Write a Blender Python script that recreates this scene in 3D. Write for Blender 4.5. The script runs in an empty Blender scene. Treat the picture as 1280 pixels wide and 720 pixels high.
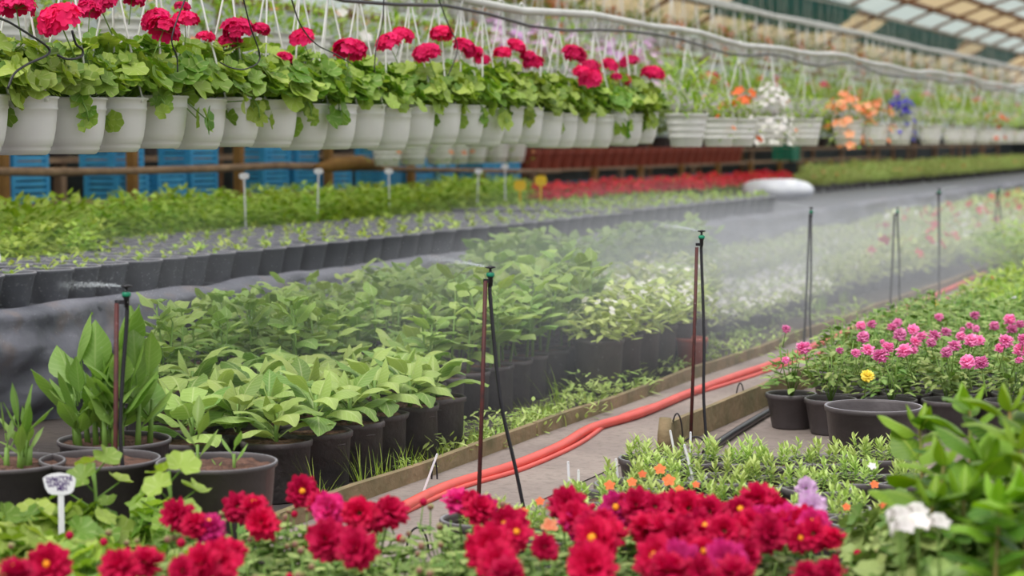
import bpy, math, random
import numpy as np
from mathutils import Vector, Matrix, Quaternion, noise
random.seed(11)
R = random.random
def U(a, b): return a + (b - a) * random.random()
PI = math.pi
scn = bpy.context.scene
COL = scn.collection

# ------------------------------------------------------------------ camera
F = 2500.0
HC = 1.5
TH = math.radians(22.65)
PT = math.atan(185 / F)
fwd = Vector((-math.sin(TH) * math.cos(PT), math.cos(TH) * math.cos(PT), -math.sin(PT)))
rgt = Vector((math.cos(TH), math.sin(TH), 0))
upv = rgt.cross(fwd)
CAM = Vector((0, 0, HC))
cd = bpy.data.cameras.new('camera')
cam = bpy.data.objects.new('camera', cd); COL.objects.link(cam)
cam.matrix_world = Matrix((( rgt.x, upv.x, -fwd.x, 0), (rgt.y, upv.y, -fwd.y, 0), (rgt.z, upv.z, -fwd.z, HC), (0, 0, 0, 1)))
cd.sensor_width = 36; cd.lens = F / 1280 * 36
cd.clip_start = .1; cd.clip_end = 400
cd.dof.use_dof = True; cd.dof.focus_distance = 8.7; cd.dof.aperture_fstop = 2.2
scn.camera = cam

def ray(px, py): return fwd * F + rgt * (px - 640) + upv * (360 - py)
def G(px, py, z=0.0):
    r = ray(px, py); return CAM + r * ((z - HC) / r.z)
def proj(p):
    d = Vector(p) - CAM; w = d.dot(fwd)
    return 640 + F * d.dot(rgt) / w, 360 - F * d.dot(upv) / w
CT = math.cos(TH)
def S(px, lam, z=0.0):
    L = lam * CT; py = 300.0
    for _ in range(6):
        r = ray(px, py); p = CAM + r * (-L / r.x); p.z = z; py = proj(p)[1]
    return p
def V(px, py, lam):
    r = ray(px, py); return CAM + r * (-lam * CT / r.x)

# ------------------------------------------------------------------ materials
def lin(c):
    return tuple((x / 255 / 12.92 if x / 255 <= .04045 else ((x / 255 + .055) / 1.055) ** 2.4) for x in c) + (1,)
def newmat(name):
    m = bpy.data.materials.new(name); m.use_nodes = True
    nt = m.node_tree; nt.nodes.clear()
    o = nt.nodes.new('ShaderNodeOutputMaterial'); b = nt.nodes.new('ShaderNodeBsdfPrincipled')
    nt.links.new(b.outputs[0], o.inputs[0]); return m, nt, b, o
def mixc(nt, fac, a, b):
    n = nt.nodes.new('ShaderNodeMix'); n.data_type = 'RGBA'
    for s, v in ((n.inputs[0], fac), (n.inputs[6], a), (n.inputs[7], b)):
        if isinstance(v, (int, float, tuple)): s.default_value = v
        else: nt.links.new(v, s)
    return n.outputs[2]
def mathn(nt, op, a, b=0.0, c=None):
    n = nt.nodes.new('ShaderNodeMath'); n.operation = op
    for s, v in zip(n.inputs, (a, b, c)):
        if v is None: continue
        if isinstance(v, (int, float)): s.default_value = v
        else: nt.links.new(v, s)
    return n.outputs[0]
def ramp(nt, v, lo, hi):
    n = nt.nodes.new('ShaderNodeMapRange'); n.inputs[1].default_value = lo; n.inputs[2].default_value = hi
    nt.links.new(v, n.inputs[0]); return n.outputs[0]
def noisen(nt, scale, detail=3, obj=True):
    t = nt.nodes.new('ShaderNodeTexCoord'); n = nt.nodes.new('ShaderNodeTexNoise')
    n.inputs['Scale'].default_value = scale; n.inputs['Detail'].default_value = detail
    nt.links.new(t.outputs['Object'], n.inputs['Vector']); return n.outputs['Fac']
def plain(name, c1, c2=None, rough=.6, scale=8, bump=0, bscale=40, spec=.4, trans=0):
    m, nt, b, o = newmat(name)
    c2 = c2 or tuple(x * .8 for x in c1)
    nt.links.new(mixc(nt, ramp(nt, noisen(nt, scale), .3, .7), lin(c1), lin(c2)), b.inputs['Base Color'])
    b.inputs['Roughness'].default_value = rough; b.inputs['Specular IOR Level'].default_value = spec
    if bump:
        bn = nt.nodes.new('ShaderNodeBump'); bn.inputs['Strength'].default_value = bump; bn.inputs['Distance'].default_value = .02
        nt.links.new(noisen(nt, bscale, 5), bn.inputs['Height']); nt.links.new(bn.outputs[0], b.inputs['Normal'])
    if trans:
        tr = nt.nodes.new('ShaderNodeBsdfTranslucent'); tr.inputs[0].default_value = lin(c1)
        mx = nt.nodes.new('ShaderNodeMixShader'); mx.inputs[0].default_value = trans
        nt.links.new(b.outputs[0], mx.inputs[1]); nt.links.new(tr.outputs[0], mx.inputs[2]); nt.links.new(mx.outputs[0], o.inputs[0])
    return m
def leafmat(name, c1, c2, vein=None, rough=.5, trans=.3, spec=.35, vs=0.35, radial=False):
    m, nt, b, o = newmat(name)
    at = nt.nodes.new('ShaderNodeAttribute'); at.attribute_name = 'tint'
    oi = nt.nodes.new('ShaderNodeObjectInfo')
    col = mixc(nt, at.outputs['Fac'], lin(c1), lin(c2))
    if vein:
        uv = nt.nodes.new('ShaderNodeUVMap'); sp = nt.nodes.new('ShaderNodeSeparateXYZ'); nt.links.new(uv.outputs[0], sp.inputs[0])
        if radial:      # uv = (angle 0..1, radius): pale rays
            w = mathn(nt, 'ABSOLUTE', mathn(nt, 'SUBTRACT', mathn(nt, 'FRACT', mathn(nt, 'MULTIPLY', sp.outputs[0], 7.0)), .5))
            mask = ramp(nt, w, .12, .02)
        else:           # midrib + slanted side veins
            s = mathn(nt, 'ABSOLUTE', sp.outputs[0])
            mid = ramp(nt, s, .10, .02)
            q = mathn(nt, 'FRACT', mathn(nt, 'SUBTRACT', mathn(nt, 'MULTIPLY', sp.outputs[1], 9.0), mathn(nt, 'MULTIPLY', s, 2.2)))
            side = mathn(nt, 'MULTIPLY', ramp(nt, mathn(nt, 'ABSOLUTE', mathn(nt, 'SUBTRACT', q, .5)), .16, .02), .45)
            mask = mathn(nt, 'MAXIMUM', mid, side)
        col = mixc(nt, mathn(nt, 'MULTIPLY', mask, vs), col, lin(vein))
    hs = nt.nodes.new('ShaderNodeHueSaturation')
    nt.links.new(col, hs.inputs['Color'])
    nt.links.new(mathn(nt, 'MULTIPLY_ADD', oi.outputs['Random'], .3, .85), hs.inputs['Value'])
    hr = .004 if 'petal' in name else .02
    nt.links.new(mathn(nt, 'MULTIPLY_ADD', oi.outputs['Random'], hr, .5 - hr / 2 - (0 if 'petal' in name else .014)), hs.inputs['Hue'])
    hs.inputs['Saturation'].default_value = 1 if 'petal' in name else .98
    col = hs.outputs[0]
    nt.links.new(col, b.inputs['Base Color']); b.inputs['Roughness'].default_value = rough
    b.inputs['Specular IOR Level'].default_value = spec
    tr = nt.nodes.new('ShaderNodeBsdfTranslucent')
    hs2 = nt.nodes.new('ShaderNodeHueSaturation'); hs2.inputs['Saturation'].default_value = 1.15; hs2.inputs['Value'].default_value = 1.2
    nt.links.new(col, hs2.inputs['Color']); nt.links.new(hs2.outputs[0], tr.inputs[0])
    mx = nt.nodes.new('ShaderNodeMixShader'); mx.inputs[0].default_value = trans
    nt.links.new(b.outputs[0], mx.inputs[1]); nt.links.new(tr.outputs[0], mx.inputs[2]); nt.links.new(mx.outputs[0], o.inputs[0])
    return m
M = {}
M['ger'] = leafmat('geranium_leaf', (84, 132, 38), (168, 196, 88), (205, 215, 150), .5, .35, .4, .3, True)
M['host'] = leafmat('broad_leaf', (92, 138, 56), (164, 192, 104), (205, 218, 160), .5, .3, .35, .4)
M['canna'] = leafmat('canna_leaf', (86, 140, 50), (136, 176, 88), (175, 200, 130), .45, .35, .4, .35)
M['tall'] = leafmat('glossy_leaf', (46, 100, 26), (120, 168, 44), (176, 200, 90), .42, .3, .3, .55)
M['dleaf'] = leafmat('dahlia_leaf', (80, 126, 48), (170, 194, 116), (160, 180, 120), .5, .25, .35, .3)
M['basil'] = leafmat('seedling_leaf', (112, 160, 42), (180, 208, 96), None, .5, .35, .3)
M['petl'] = leafmat('petunia_leaf', (136, 172, 80), (196, 218, 136), None, .55, .3, .3)
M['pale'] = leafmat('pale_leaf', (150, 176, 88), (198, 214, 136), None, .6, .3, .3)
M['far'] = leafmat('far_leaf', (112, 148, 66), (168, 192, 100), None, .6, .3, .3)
M['mag'] = leafmat('magenta_petal', (214, 16, 82), (240, 44, 116), None, .6, .3, .2)
M['crim'] = leafmat('crimson_petal', (182, 8, 58), (214, 24, 84), None, .6, .3, .2)
M['crim2'] = leafmat('purple_petal', (196, 24, 108), (226, 60, 140), None, .6, .3, .2)
M['pink'] = leafmat('pink_petal', (228, 118, 182), (248, 176, 214), None, .6, .35, .2)
M['lilac'] = leafmat('lilac_petal', (222, 172, 224), (240, 214, 240), None, .6, .35, .2)
M['orange'] = leafmat('orange_petal', (236, 96, 50), (246, 140, 90), None, .6, .35, .2)
M['salmon'] = leafmat('salmon_petal', (240, 150, 110), (248, 190, 150), None, .6, .35, .2)
M['red'] = leafmat('red_petal', (214, 40, 60), (232, 84, 92), None, .6, .35, .2)
M['white'] = leafmat('white_petal', (232, 232, 226), (246, 240, 240), None, .6, .35, .2)
M['blue'] = leafmat('blue_petal', (86, 72, 190), (110, 100, 214), None, .6, .35, .2)
M['yelf'] = leafmat('yellow_petal', (238, 214, 70), (248, 236, 130), None, .6, .35, .2)
M['eye'] = plain('flower_eye', (246, 150, 30), (250, 180, 40), .7)
M['stem'] = plain('green_stem', (130, 165, 80), (110, 145, 62), .5, trans=.15)
M['bstem'] = plain('brown_stem', (150, 120, 70), (120, 130, 60), .5)
M['bud'] = plain('bud', (150, 175, 90), (130, 60, 80), .5, 30)
M['wpot'] = plain('white_plastic', (232, 230, 229), (220, 217, 216), .4, 5, trans=.08)
M['bpot'] = plain('black_plastic', (92, 86, 88), (74, 68, 70), .45, 6, .15, 30)
M['gpot'] = plain('grey_black_plastic', (92, 94, 102), (74, 76, 84), .5, 6, .15, 30)
M['bag'] = plain('grow_bag', (86, 79, 80), (68, 62, 64), .75, 6, .5, 18)
M['rim'] = plain('worn_rim_highlight', (150, 148, 156), (120, 118, 126), .4)  # pale pot lip: worn edge plus a catch-light painted into the colour
M['terra'] = plain('terracotta', (168, 84, 68), (146, 72, 58), .7, 5)
M['soil'] = plain('soil', (122, 88, 74), (74, 54, 48), .95, 40, 1.0, 60)
M['string'] = plain('white_string', (226, 226, 222), (210, 210, 206), .5)
M['pipe'] = plain('white_pipe', (206, 206, 200), (184, 184, 178), .5, 4)
M['btube'] = plain('black_tube', (36, 34, 40), (28, 26, 32), .35)
M['rod'] = plain('rusty_rod', (88, 38, 36), (60, 32, 32), .6, 30)
M['nozz'] = plain('nozzle_green', (30, 150, 110), (20, 120, 90), .4)
M['hose'] = plain('red_hose', (226, 90, 80), (206, 80, 72), .4, 6, .1, 10)
M['wood'] = plain('weathered_wood', (164, 134, 106), (126, 100, 80), .85, 7, .6, 24)
M['post'] = plain('ochre_wood', (158, 116, 58), (130, 92, 46), .8, 7, .4, 24)
M['kerb'] = plain('kerb_wood', (150, 128, 100), (110, 104, 74), .9, 5, .6, 20)
M['crate'] = plain('blue_crate', (70, 168, 214), (56, 146, 198), .5, 5)
M['sack'] = plain('white_sack', (224, 226, 230), (206, 208, 218), .55, 6, .4, 8)
M['tag'] = plain('tag_white', (232, 230, 236), (222, 220, 228), .45, 5)
M['ink'] = plain('ink_purple', (70, 30, 110), (60, 26, 96), .6)
M['ytag'] = plain('tag_yellow', (244, 204, 40), (236, 190, 36), .5)
M['rust'] = plain('rusty_steel', (168, 128, 96), (140, 96, 70), .8, 3)
M['cream'] = plain('cream_panel', (236, 224, 200), (214, 204, 180), .6, 1.2, trans=.65)
M['tarp'] = plain('teal_tarp', (76, 132, 130), (50, 100, 106), .6, 1.5, trans=.4)
M['film'] = plain('greenhouse_film', (226, 232, 230), (196, 206, 200), .5, .8, trans=.7)
M['darkwall'] = plain('dark_netting', (62, 70, 74), (44, 50, 54), .9, 2)
M['water'] = plain('water_drop', (236, 240, 244), (226, 232, 238), .15, trans=.4)
def groundmat(name, a, b_, c, s1=.8, s2=14):
    m, nt, b, o = newmat(name)
    col = mixc(nt, ramp(nt, noisen(nt, s1, 4), .4, .62), lin(a), lin(b_))
    col = mixc(nt, mathn(nt, 'MULTIPLY', ramp(nt, noisen(nt, s2, 6), .5, .72), .6), col, lin(c))
    nt.links.new(col, b.inputs['Base Color']); b.inputs['Roughness'].default_value = .85
    bn = nt.nodes.new('ShaderNodeBump'); bn.inputs['Strength'].default_value = .5; bn.inputs['Distance'].default_value = .02
    nt.links.new(noisen(nt, 30, 5), bn.inputs['Height']); nt.links.new(bn.outputs[0], b.inputs['Normal'])
    return m
M['floor'] = groundmat('bare_ground', (140, 126, 120), (116, 106, 100), (92, 82, 74))
M['bed'] = groundmat('bed_ground', (74, 66, 62), (92, 82, 72), (54, 50, 46))
M['path'] = groundmat('path_concrete', (150, 137, 130), (132, 120, 115), (108, 98, 92), 1.5, 25)
# landscape fabric: woven, creased, dusty
def fabric():
    m, nt, b, o = newmat('landscape_fabric')
    col = mixc(nt, ramp(nt, noisen(nt, 1.6, 5), .35, .7), lin((78, 80, 90)), lin((118, 118, 128)))
    col = mixc(nt, mathn(nt, 'MULTIPLY', ramp(nt, noisen(nt, 5, 6), .55, .75), .5), col, lin((140, 118, 104)))
    nt.links.new(col, b.inputs['Base Color']); b.inputs['Roughness'].default_value = .55
    b.inputs['Specular IOR Level'].default_value = .4
    bn = nt.nodes.new('ShaderNodeBump'); bn.inputs['Strength'].default_value = .6; bn.inputs['Distance'].default_value = .03
    nt.links.new(noisen(nt, 6, 6), bn.inputs['Height']); nt.links.new(bn.outputs[0], b.inputs['Normal'])
    return m
M['fabric'] = fabric()

# ------------------------------------------------------------------ mesh builder
class MB:
    def __init__(s): s.v = []; s.f = []; s.uv = []; s.t = []; s.m = []
    def add(s, vs, fs, uvs=None, tint=.5, mi=0):
        o = len(s.v); s.v += [tuple(p) for p in vs]
        s.f += [tuple(i + o for i in f) for f in fs]
        s.uv += uvs if uvs else [(0.5, 0.5)] * len(vs)
        s.t += [tint] * len(vs); s.m += [mi] * len(fs)
    def box(s, c, d, rz=0, mi=0, taper=1.0):
        x, y, z = (k / 2 for k in d); R3 = Matrix.Rotation(rz, 3, 'Z'); vs = []
        for k in (-1, 1):
            q = taper if k > 0 else 1
            for a, b in ((-1, -1), (1, -1), (1, 1), (-1, 1)): vs.append(R3 @ Vector((a * x * q, b * y * q, k * z)) + Vector(c))
        s.add(vs, [(0, 3, 2, 1), (4, 5, 6, 7), (0, 1, 5, 4), (1, 2, 6, 5), (2, 3, 7, 6), (3, 0, 4, 7)], mi=mi)
    def tube(s, pts, r, n=6, mi=0, cap=True, tint=.5):
        pts = [Vector(p) for p in pts]; k = len(pts); rr = r if isinstance(r, (list, tuple)) else [r] * k
        vs = []; prev = None
        for i, p in enumerate(pts):
            d = (pts[min(i + 1, k - 1)] - pts[max(i - 1, 0)])
            d = d.normalized() if d.length > 1e-9 else Vector((0, 0, 1))
            a = prev if prev else (Vector((0, 0, 1)) if abs(d.z) < .9 else Vector((1, 0, 0)))
            a = (a - d * a.dot(d)).normalized(); prev = a; b = d.cross(a)
            for j in range(n):
                q = 2 * PI * j / n; vs.append(p + (a * math.cos(q) + b * math.sin(q)) * rr[i])
        fs = [(i * n + j, i * n + (j + 1) % n, (i + 1) * n + (j + 1) % n, (i + 1) * n + j) for i in range(k - 1) for j in range(n)]
        if cap: fs += [tuple(reversed(range(n))), tuple((k - 1) * n + j for j in range(n))]
        s.add(vs, fs, mi=mi, tint=tint)
    def lathe(s, prof, n=28, c=(0, 0, 0), mi=0, wob=0):
        vs = []; k = len(prof)
        for i, (r, z) in enumerate(prof):
            for j in range(n):
                q = 2 * PI * j / n; rr = r * (1 + wob * noise.noise(Vector((math.cos(q) * 1.7, math.sin(q) * 1.7, z * 9 + wob * 50))))
                vs.append((c[0] + rr * math.cos(q), c[1] + rr * math.sin(q), c[2] + z))
        fs = [(i * n + j, i * n + (j + 1) % n, (i + 1) * n + (j + 1) % n, (i + 1) * n + j) for i in range(k - 1) for j in range(n)]
        fs.append(tuple(reversed(range(n)))); s.add(vs, fs, mi=mi)
    def leaf(s, base, az, el, L, W, prof='ovate', bend=.9, fold=.2, roll=0, n=6, mi=0, tint=None, wave=0, pet=0):
        tint = R() if tint is None else tint
        p = Vector(base); e = el
        side = Vector((-math.sin(az), math.cos(az), 0)); pts = []
        st = L / n; tw = roll
        if pet:
            d0 = Vector((math.cos(az) * math.cos(e), math.sin(az) * math.cos(e), math.sin(e)))
            s.tube([p, p + d0 * pet], .0035 if L > .05 else .0015, 4, mi=mi, cap=False, tint=tint); p = p + d0 * pet
        vs = []; uvs = []
        for i in range(n + 1):
            t = i / n
            d = Vector((math.cos(az) * math.cos(e), math.sin(az) * math.cos(e), math.sin(e)))
            nn = d.cross(side) * -1
            if nn.z < 0 and el < 1.4: pass
            if prof == 'ovate': w = math.sin(PI * min(1, (t * .96 + .02)) ** .75) ** .85
            elif prof == 'lance': w = math.sin(PI * (t * .96 + .03)) ** 1.1 * (1.05 - .2 * t)
            elif prof == 'strap': w = max(.05, (1 - t) ** .7)
            elif prof == 'spoon': w = .12 + .88 * math.sin(PI * min(1, t * .97) ** 1.5) if t < 1 else .1
            else: w = math.sin(PI * min(1, t * .9 + .06) ** 1.3) ** .7      # petal, widest outwards
            w *= W / 2
            sd = (side * math.cos(tw) + nn * math.sin(tw)); n2 = d.cross(sd) * -1
            wv = wave * W * math.sin(t * 9 + tint * 7)
            for q in (-1, -.5, 0, .5, 1):
                hh = fold * w * (abs(q) ** 1.3) + (wv * abs(q) if q > 0 else -wv * abs(q) * .6)
                vs.append(p + sd * (q * w * (1 - .15 * fold)) + n2 * hh); uvs.append((q, t))
            p = p + d * st; e -= bend / n
        fs = [(i * 5 + j, i * 5 + j + 1, (i + 1) * 5 + j + 1, (i + 1) * 5 + j) for i in range(n) for j in range(4)]
        s.add(vs, fs, uvs, tint, mi)
    def lobed(s, c, nrm, Rr, tint=None, cup=.25, mi=0, lobes=7, seg=28):
        tint = R() if tint is None else tint
        nrm = Vector(nrm).normalized(); a = nrm.orthogonal().normalized(); b = nrm.cross(a)
        ph = R() * 2 * PI; a, b = a * math.cos(ph) + b * math.sin(ph), b * math.cos(ph) - a * math.sin(ph)
        c = Vector(c); vs = [c]; uvs = [(0, 0)]; wz = R() * 6
        for k, fr in ((1, .5), (2, 1.0)):
            for j in range(seg):
                q = 2 * PI * j / seg
                rr = Rr * fr * (1 + (.045 * math.cos(lobes * q) + .025 * math.cos(21 * q)) * (fr > .6))
                notch = max(0, 1 - abs(q - PI) / .42); rr *= 1 - .6 * notch * fr
                z = cup * Rr * fr * fr + .10 * Rr * fr * math.sin(3 * q + wz) + .05 * Rr * math.cos(lobes * q) * (fr > .6)
                vs.append(c + (a * math.cos(q) + b * math.sin(q)) * rr + nrm * z); uvs.append((j / seg, fr))
        fs = [(0, 1 + j, 1 + (j + 1) % seg) for j in range(seg)]
        fs += [(1 + j, 1 + seg + j, 1 + seg + (j + 1) % seg, 1 + (j + 1) % seg) for j in range(seg)]
        s.add(vs, fs, uvs, tint, mi)
    def mesh(s, name, mats, smooth=True):
        me = bpy.data.meshes.new(name); me.from_pydata(s.v, [], s.f)
        if not isinstance(mats, (list, tuple)): mats = [mats]
        for m in mats: me.materials.append(m)
        nl = len(me.loops); vi = np.empty(nl, dtype=np.int32); me.loops.foreach_get('vertex_index', vi)
        uv = me.uv_layers.new(name='UVMap'); uv.data.foreach_set('uv', np.array(s.uv, dtype=np.float32)[vi].ravel())
        at = me.attributes.new('tint', 'FLOAT', 'POINT'); at.data.foreach_set('value', np.array(s.t, dtype=np.float32))
        me.polygons.foreach_set('material_index', np.array(s.m, dtype=np.int32))
        me.polygons.foreach_set('use_smooth', np.full(len(s.f), smooth)); me.update(); return me
def link(name, me, parent=None, loc=(0, 0, 0), rot=None, scale=None):
    o = bpy.data.objects.new(name, me); COL.objects.link(o); o.location = loc
    if rot is not None: o.rotation_euler = rot
    if scale is not None: o.scale = (scale,) * 3 if isinstance(scale, (int, float)) else scale
    if parent: o.parent = parent
    return o
def tag(o, label, cat, group=None, kind=None):
    o['label'] = label; o['category'] = cat
    if group: o['group'] = group
    if kind: o['kind'] = kind
    return o
def thing(name, label, cat, loc, rz=0, group=None, scale=None):
    o = link(name, None, None, loc, (0, 0, rz), scale); o.empty_display_size = .05
    return tag(o, label, cat, group)
def struct(name, mb, mats, smooth=False):
    o = link(name, mb.mesh(name, mats, smooth)); o['kind'] = 'structure'; return o
ONES = ['', 'first', 'second', 'third', 'fourth', 'fifth', 'sixth', 'seventh', 'eighth', 'ninth', 'tenth', 'eleventh', 'twelfth', 'thirteenth', 'fourteenth', 'fifteenth', 'sixteenth', 'seventeenth', 'eighteenth', 'nineteenth']
def nth(n):
    if n < 20: return ONES[n]
    t = ['', '', 'twent', 'thirt', 'fort', 'fift', 'sixt', 'sevent', 'eight', 'ninet'][n // 10]
    return t + 'ieth' if n % 10 == 0 else t + 'y-' + ONES[n % 10]

# ------------------------------------------------------------------ prototypes
def pot_profile(rb, rt, h, lip=.012, th=.006, depth=.7, ribs=()):
    p = [(rb * .96, 0), (rb, .006)]
    for z in ribs:
        r = rb + (rt - rb) * z; p += [(r, h * z - .006), (r + .004, h * z - .003), (r + .004, h * z + .003), (r + .002, h * z + .006)]
    p += [(rt - .004, h - lip * 2.2), (rt + .004, h - lip * 2), (rt + .006, h - lip * .4), (rt + .003, h), (rt - th, h), (rt - th - .003, h - lip), (rb + (rt - rb) * depth - th, h * depth)]
    return p
def pot_mesh(name, rb, rt, h, mat, ribs=(), depth=.8, n=32, wob=0, lip=.012, th=.006):
    b = MB(); pr = pot_profile(rb, rt, h, depth=depth, ribs=ribs, lip=lip, th=th); b.lathe(pr, n, wob=wob)
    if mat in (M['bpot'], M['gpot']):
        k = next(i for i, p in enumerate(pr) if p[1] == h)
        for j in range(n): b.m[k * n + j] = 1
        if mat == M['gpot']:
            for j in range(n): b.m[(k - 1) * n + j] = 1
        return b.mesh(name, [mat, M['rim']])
    return b.mesh(name, mat)
def disc_mesh(name, r, z, mat, n=24, lump=.006):
    b = MB(); vs = [(0, 0, z + lump)]; k = 3
    for i in range(1, k + 1):
        for j in range(n):
            q = 2 * PI * j / n; vs.append((r * i / k * math.cos(q), r * i / k * math.sin(q), z + U(-lump, lump)))
    fs = [(0, 1 + j, 1 + (j + 1) % n) for j in range(n)]
    for i in range(k - 1): fs += [(1 + i * n + j, 1 + (i + 1) * n + j, 1 + (i + 1) * n + (j + 1) % n, 1 + i * n + (j + 1) % n) for j in range(n)]
    b.add(vs, fs); return b.mesh(name, mat)

# geranium foliage: dome of scalloped leaves around origin = soil surface
def ger_foliage(rad, h, n, lr, mats, trail=.2, stems=True):
    b = MB()
    for i in range(n):
        az = R() * 2 * PI; k = R() ** .55; ph = U(0.0, 1.0)
        r = rad * k; z = h * (1 - (k * .8) ** 2) * U(.35, 1.05) + .01
        nrm = Vector((math.cos(az) * k * .8 + U(-.5, .5), math.sin(az) * k * .8 + U(-.5, .5), U(.35, 1.1)))
        if R() < trail and k > .6: z = U(-.10, .06); r = rad * U(.75, 1.0); nrm = Vector((math.cos(az), math.sin(az), U(-.1, .6)))
        c = Vector((math.cos(az) * r, math.sin(az) * r, z))
        b.lobed(c, nrm, lr * U(.65, 1.15), cup=U(-.1, .35))
        if stems and i % 2 == 0: b.tube([(c.x * .2, c.y * .2, 0), (c.x * .55, c.y * .55, max(z, .02) * .6), c], .0028, 4, mi=1, cap=False)
    return b.mesh('foliage', mats)
GER = [ger_foliage(.25, .30, 112, .066, [M['ger'], M['stem']], trail=.09) for _ in range(4)]
def floret(b, c, nrm, r, mi=0, np_=5):
    nrm = Vector(nrm).normalized(); a = nrm.orthogonal().normalized(); bb = nrm.cross(a); t = R(); ph = R() * 6
    for k in range(np_):
        q = ph + 2 * PI * k / np_; d = a * math.cos(q) + bb * math.sin(q); sd = nrm.cross(d)
        c0 = Vector(c); w = r * .62
        pts = [c0, c0 + d * r * .55 + sd * w * .75 + nrm * r * .22, c0 + d * r * 1.02 + sd * w * .4 + nrm * r * U(.05, .35), c0 + d * r * 1.1 + nrm * r * U(.1, .3), c0 + d * r * 1.02 - sd * w * .4 + nrm * r * U(.05, .35), c0 + d * r * .55 - sd * w * .75 + nrm * r * .22]
        b.add(pts, [(0, 1, 2, 3), (0, 3, 4, 5)], None, min(1, max(0, t + U(-.2, .2))), mi)
def umbel(rad, n, fr, mats, flat=.62, stalk=.16):
    b = MB()
    for i in range(n):
        z = U(-.35, 1); q = R() * 2 * PI; s_ = math.sqrt(1 - z * z)
        d = Vector((s_ * math.cos(q), s_ * math.sin(q), z))
        c = Vector((d.x * rad, d.y * rad, d.z * rad * flat)) * U(.7, 1.0)
        floret(b, c, d + Vector((0, 0, .3)), fr)
        if i % 3 == 0: b.tube([(0, 0, -.01), c], .0012, 3, mi=1, cap=False)
    b.tube([(0, 0, 0), (U(-.01, .01), U(-.01, .01), -stalk)], .003, 5, mi=1)
    return b.mesh('flower_head', mats)
UMB = [umbel(.078, 50, .030, [M['mag'], M['stem']]) for _ in range(4)]
def dahlia_head(rad, mats, dense=1.0, stalk=.14, eye=True):
    b = MB()
    for k, (cnt, el, L, W, z) in enumerate([(9, -.75, .72, .6, -.14), (11, -.25, .9, .62, -.08), (12, .12, .92, .62, .02), (11, .5, .84, .6, .1), (10, .9, .7, .56, .16), (7, 1.25, .5, .46, .18)]):
        for i in range(int(cnt * dense)):
            az = 2 * PI * (i + .5 * (k % 2)) / int(cnt * dense) + U(-.12, .12)
            st = Vector((math.cos(az), math.sin(az), 0)) * rad * .14 + Vector((0, 0, z * rad))
            b.leaf(st, az, el + U(-.25, .25), L * rad * U(.8, 1.1), W * rad, 'petal', bend=U(-.6, .9), fold=U(-.3, .9), n=3, wave=.18, tint=R() * .6 + .08 * k)
    b.tube([(0, 0, -.04 * rad), (0, 0, -.3 * rad)], [rad * .22, rad * .06], 6, mi=1)
    b.tube([(0, 0, -.2 * rad), (U(-.01, .01), U(-.01, .01), -stalk)], .0035, 5, mi=1)
    return b.mesh('flower_head', mats)
def eye_mesh(r):
    r *= .8
    b = MB(); b.lathe([(r, 0), (r * .95, r * .4), (r * .6, r * .8), (r * .1, r * .95)], 10); return b.mesh('flower_center', M['eye'])
DAH = [dahlia_head(.052, [M['crim'], M['stem']]) for _ in range(5)]
DAH2 = [dahlia_head(.052, [M['crim2'], M['stem']]) for _ in range(2)]
DLIL = [dahlia_head(.05, [M['lilac'], M['stem']], .7)]
PNK = [dahlia_head(.036, [M['pink'], M['stem']]) for _ in range(3)]
EYE = eye_mesh(.012)
def bud_mesh(r, mats):
    b = MB(); b.lathe([(.1 * r, -r), (.7 * r, -.7 * r), (r, 0), (.8 * r, .6 * r), (.15 * r, r)], 8, c=(0, 0, 0)); b.tube([(0, 0, -r * .8), (0, 0, -r - .09)], .0025, 4, mi=1)
    return b.mesh('flower_bud', mats)
BUD = bud_mesh(.012, [M['bud'], M['stem']]); BUDR = bud_mesh(.014, [M['crim'], M['stem']])
def dahlia_foliage(rad, h, n, mats, L=.085):
    b = MB()
    for i in range(9):
        q = 2 * PI * i / 9; r = rad * U(.2, .7)
        b.tube([(0, 0, 0), (r * .6 * math.cos(q), r * .6 * math.sin(q), h * .5), (r * math.cos(q), r * math.sin(q), h * U(.8, 1.05))], .0035, 4, mi=1)
    for i in range(n):
        az = R() * 2 * PI; k = R() ** .6; z = h * U(.25, 1.0) * (1 - .35 * k * k); base = Vector((math.cos(az) * rad * k * .75, math.sin(az) * rad * k * .75, z))
        a2 = az + U(-.8, .8); l = L * U(.7, 1.2)
        b.leaf(base, a2, U(-.2, .7), l, l * .52, 'ovate', bend=U(.3, 1.3), fold=.3, n=5, tint=R() ** 1.2, wave=.06, roll=U(-.4, .4))
    return b.mesh('foliage', mats)
DFO = [dahlia_foliage(.2, .3, 120, [M['dleaf'], M['stem']]) for _ in range(3)]
PFO = [dahlia_foliage(.2, .34, 100, [M['dleaf'], M['stem']], .075) for _ in range(3)]
# broad-leaved bed plants
def hosta_foliage(h, n, L, W, mats, upright=.5):
    b = MB(); ga = 2.4; ph = R() * 6
    for i in range(n):
        t = i / n; az = ph + ga * i; el = .5 + t * .9 * upright + U(-.15, .25); z = .02 + h * .5 * t
        l = L * (1.1 - .35 * t) * U(.85, 1.1)
        b.leaf((math.cos(az) * .012, math.sin(az) * .012, z), az, el, l, W * U(.85, 1.15) * (1.05 - .3 * t), 'ovate', bend=U(.8, 1.9), fold=.3, n=8, tint=R(), wave=.09, roll=U(-.25, .25), pet=l * .22)
    b.leaf((U(-.01, .01), U(-.01, .01), h * .45), R() * 6, U(1.0, 1.4), L * .65, W * .6, 'ovate', bend=U(.2, .9), fold=.7, n=6, tint=.8)
    b.tube([(0, 0, -.01), (0, 0, h * .6)], [.012, .008], 6, mi=1)
    return b.mesh('foliage', mats)
HOS = [hosta_foliage(U(.24, .32), 11, .225, .135, [M['host'], M['stem']]) for _ in range(5)]
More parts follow.
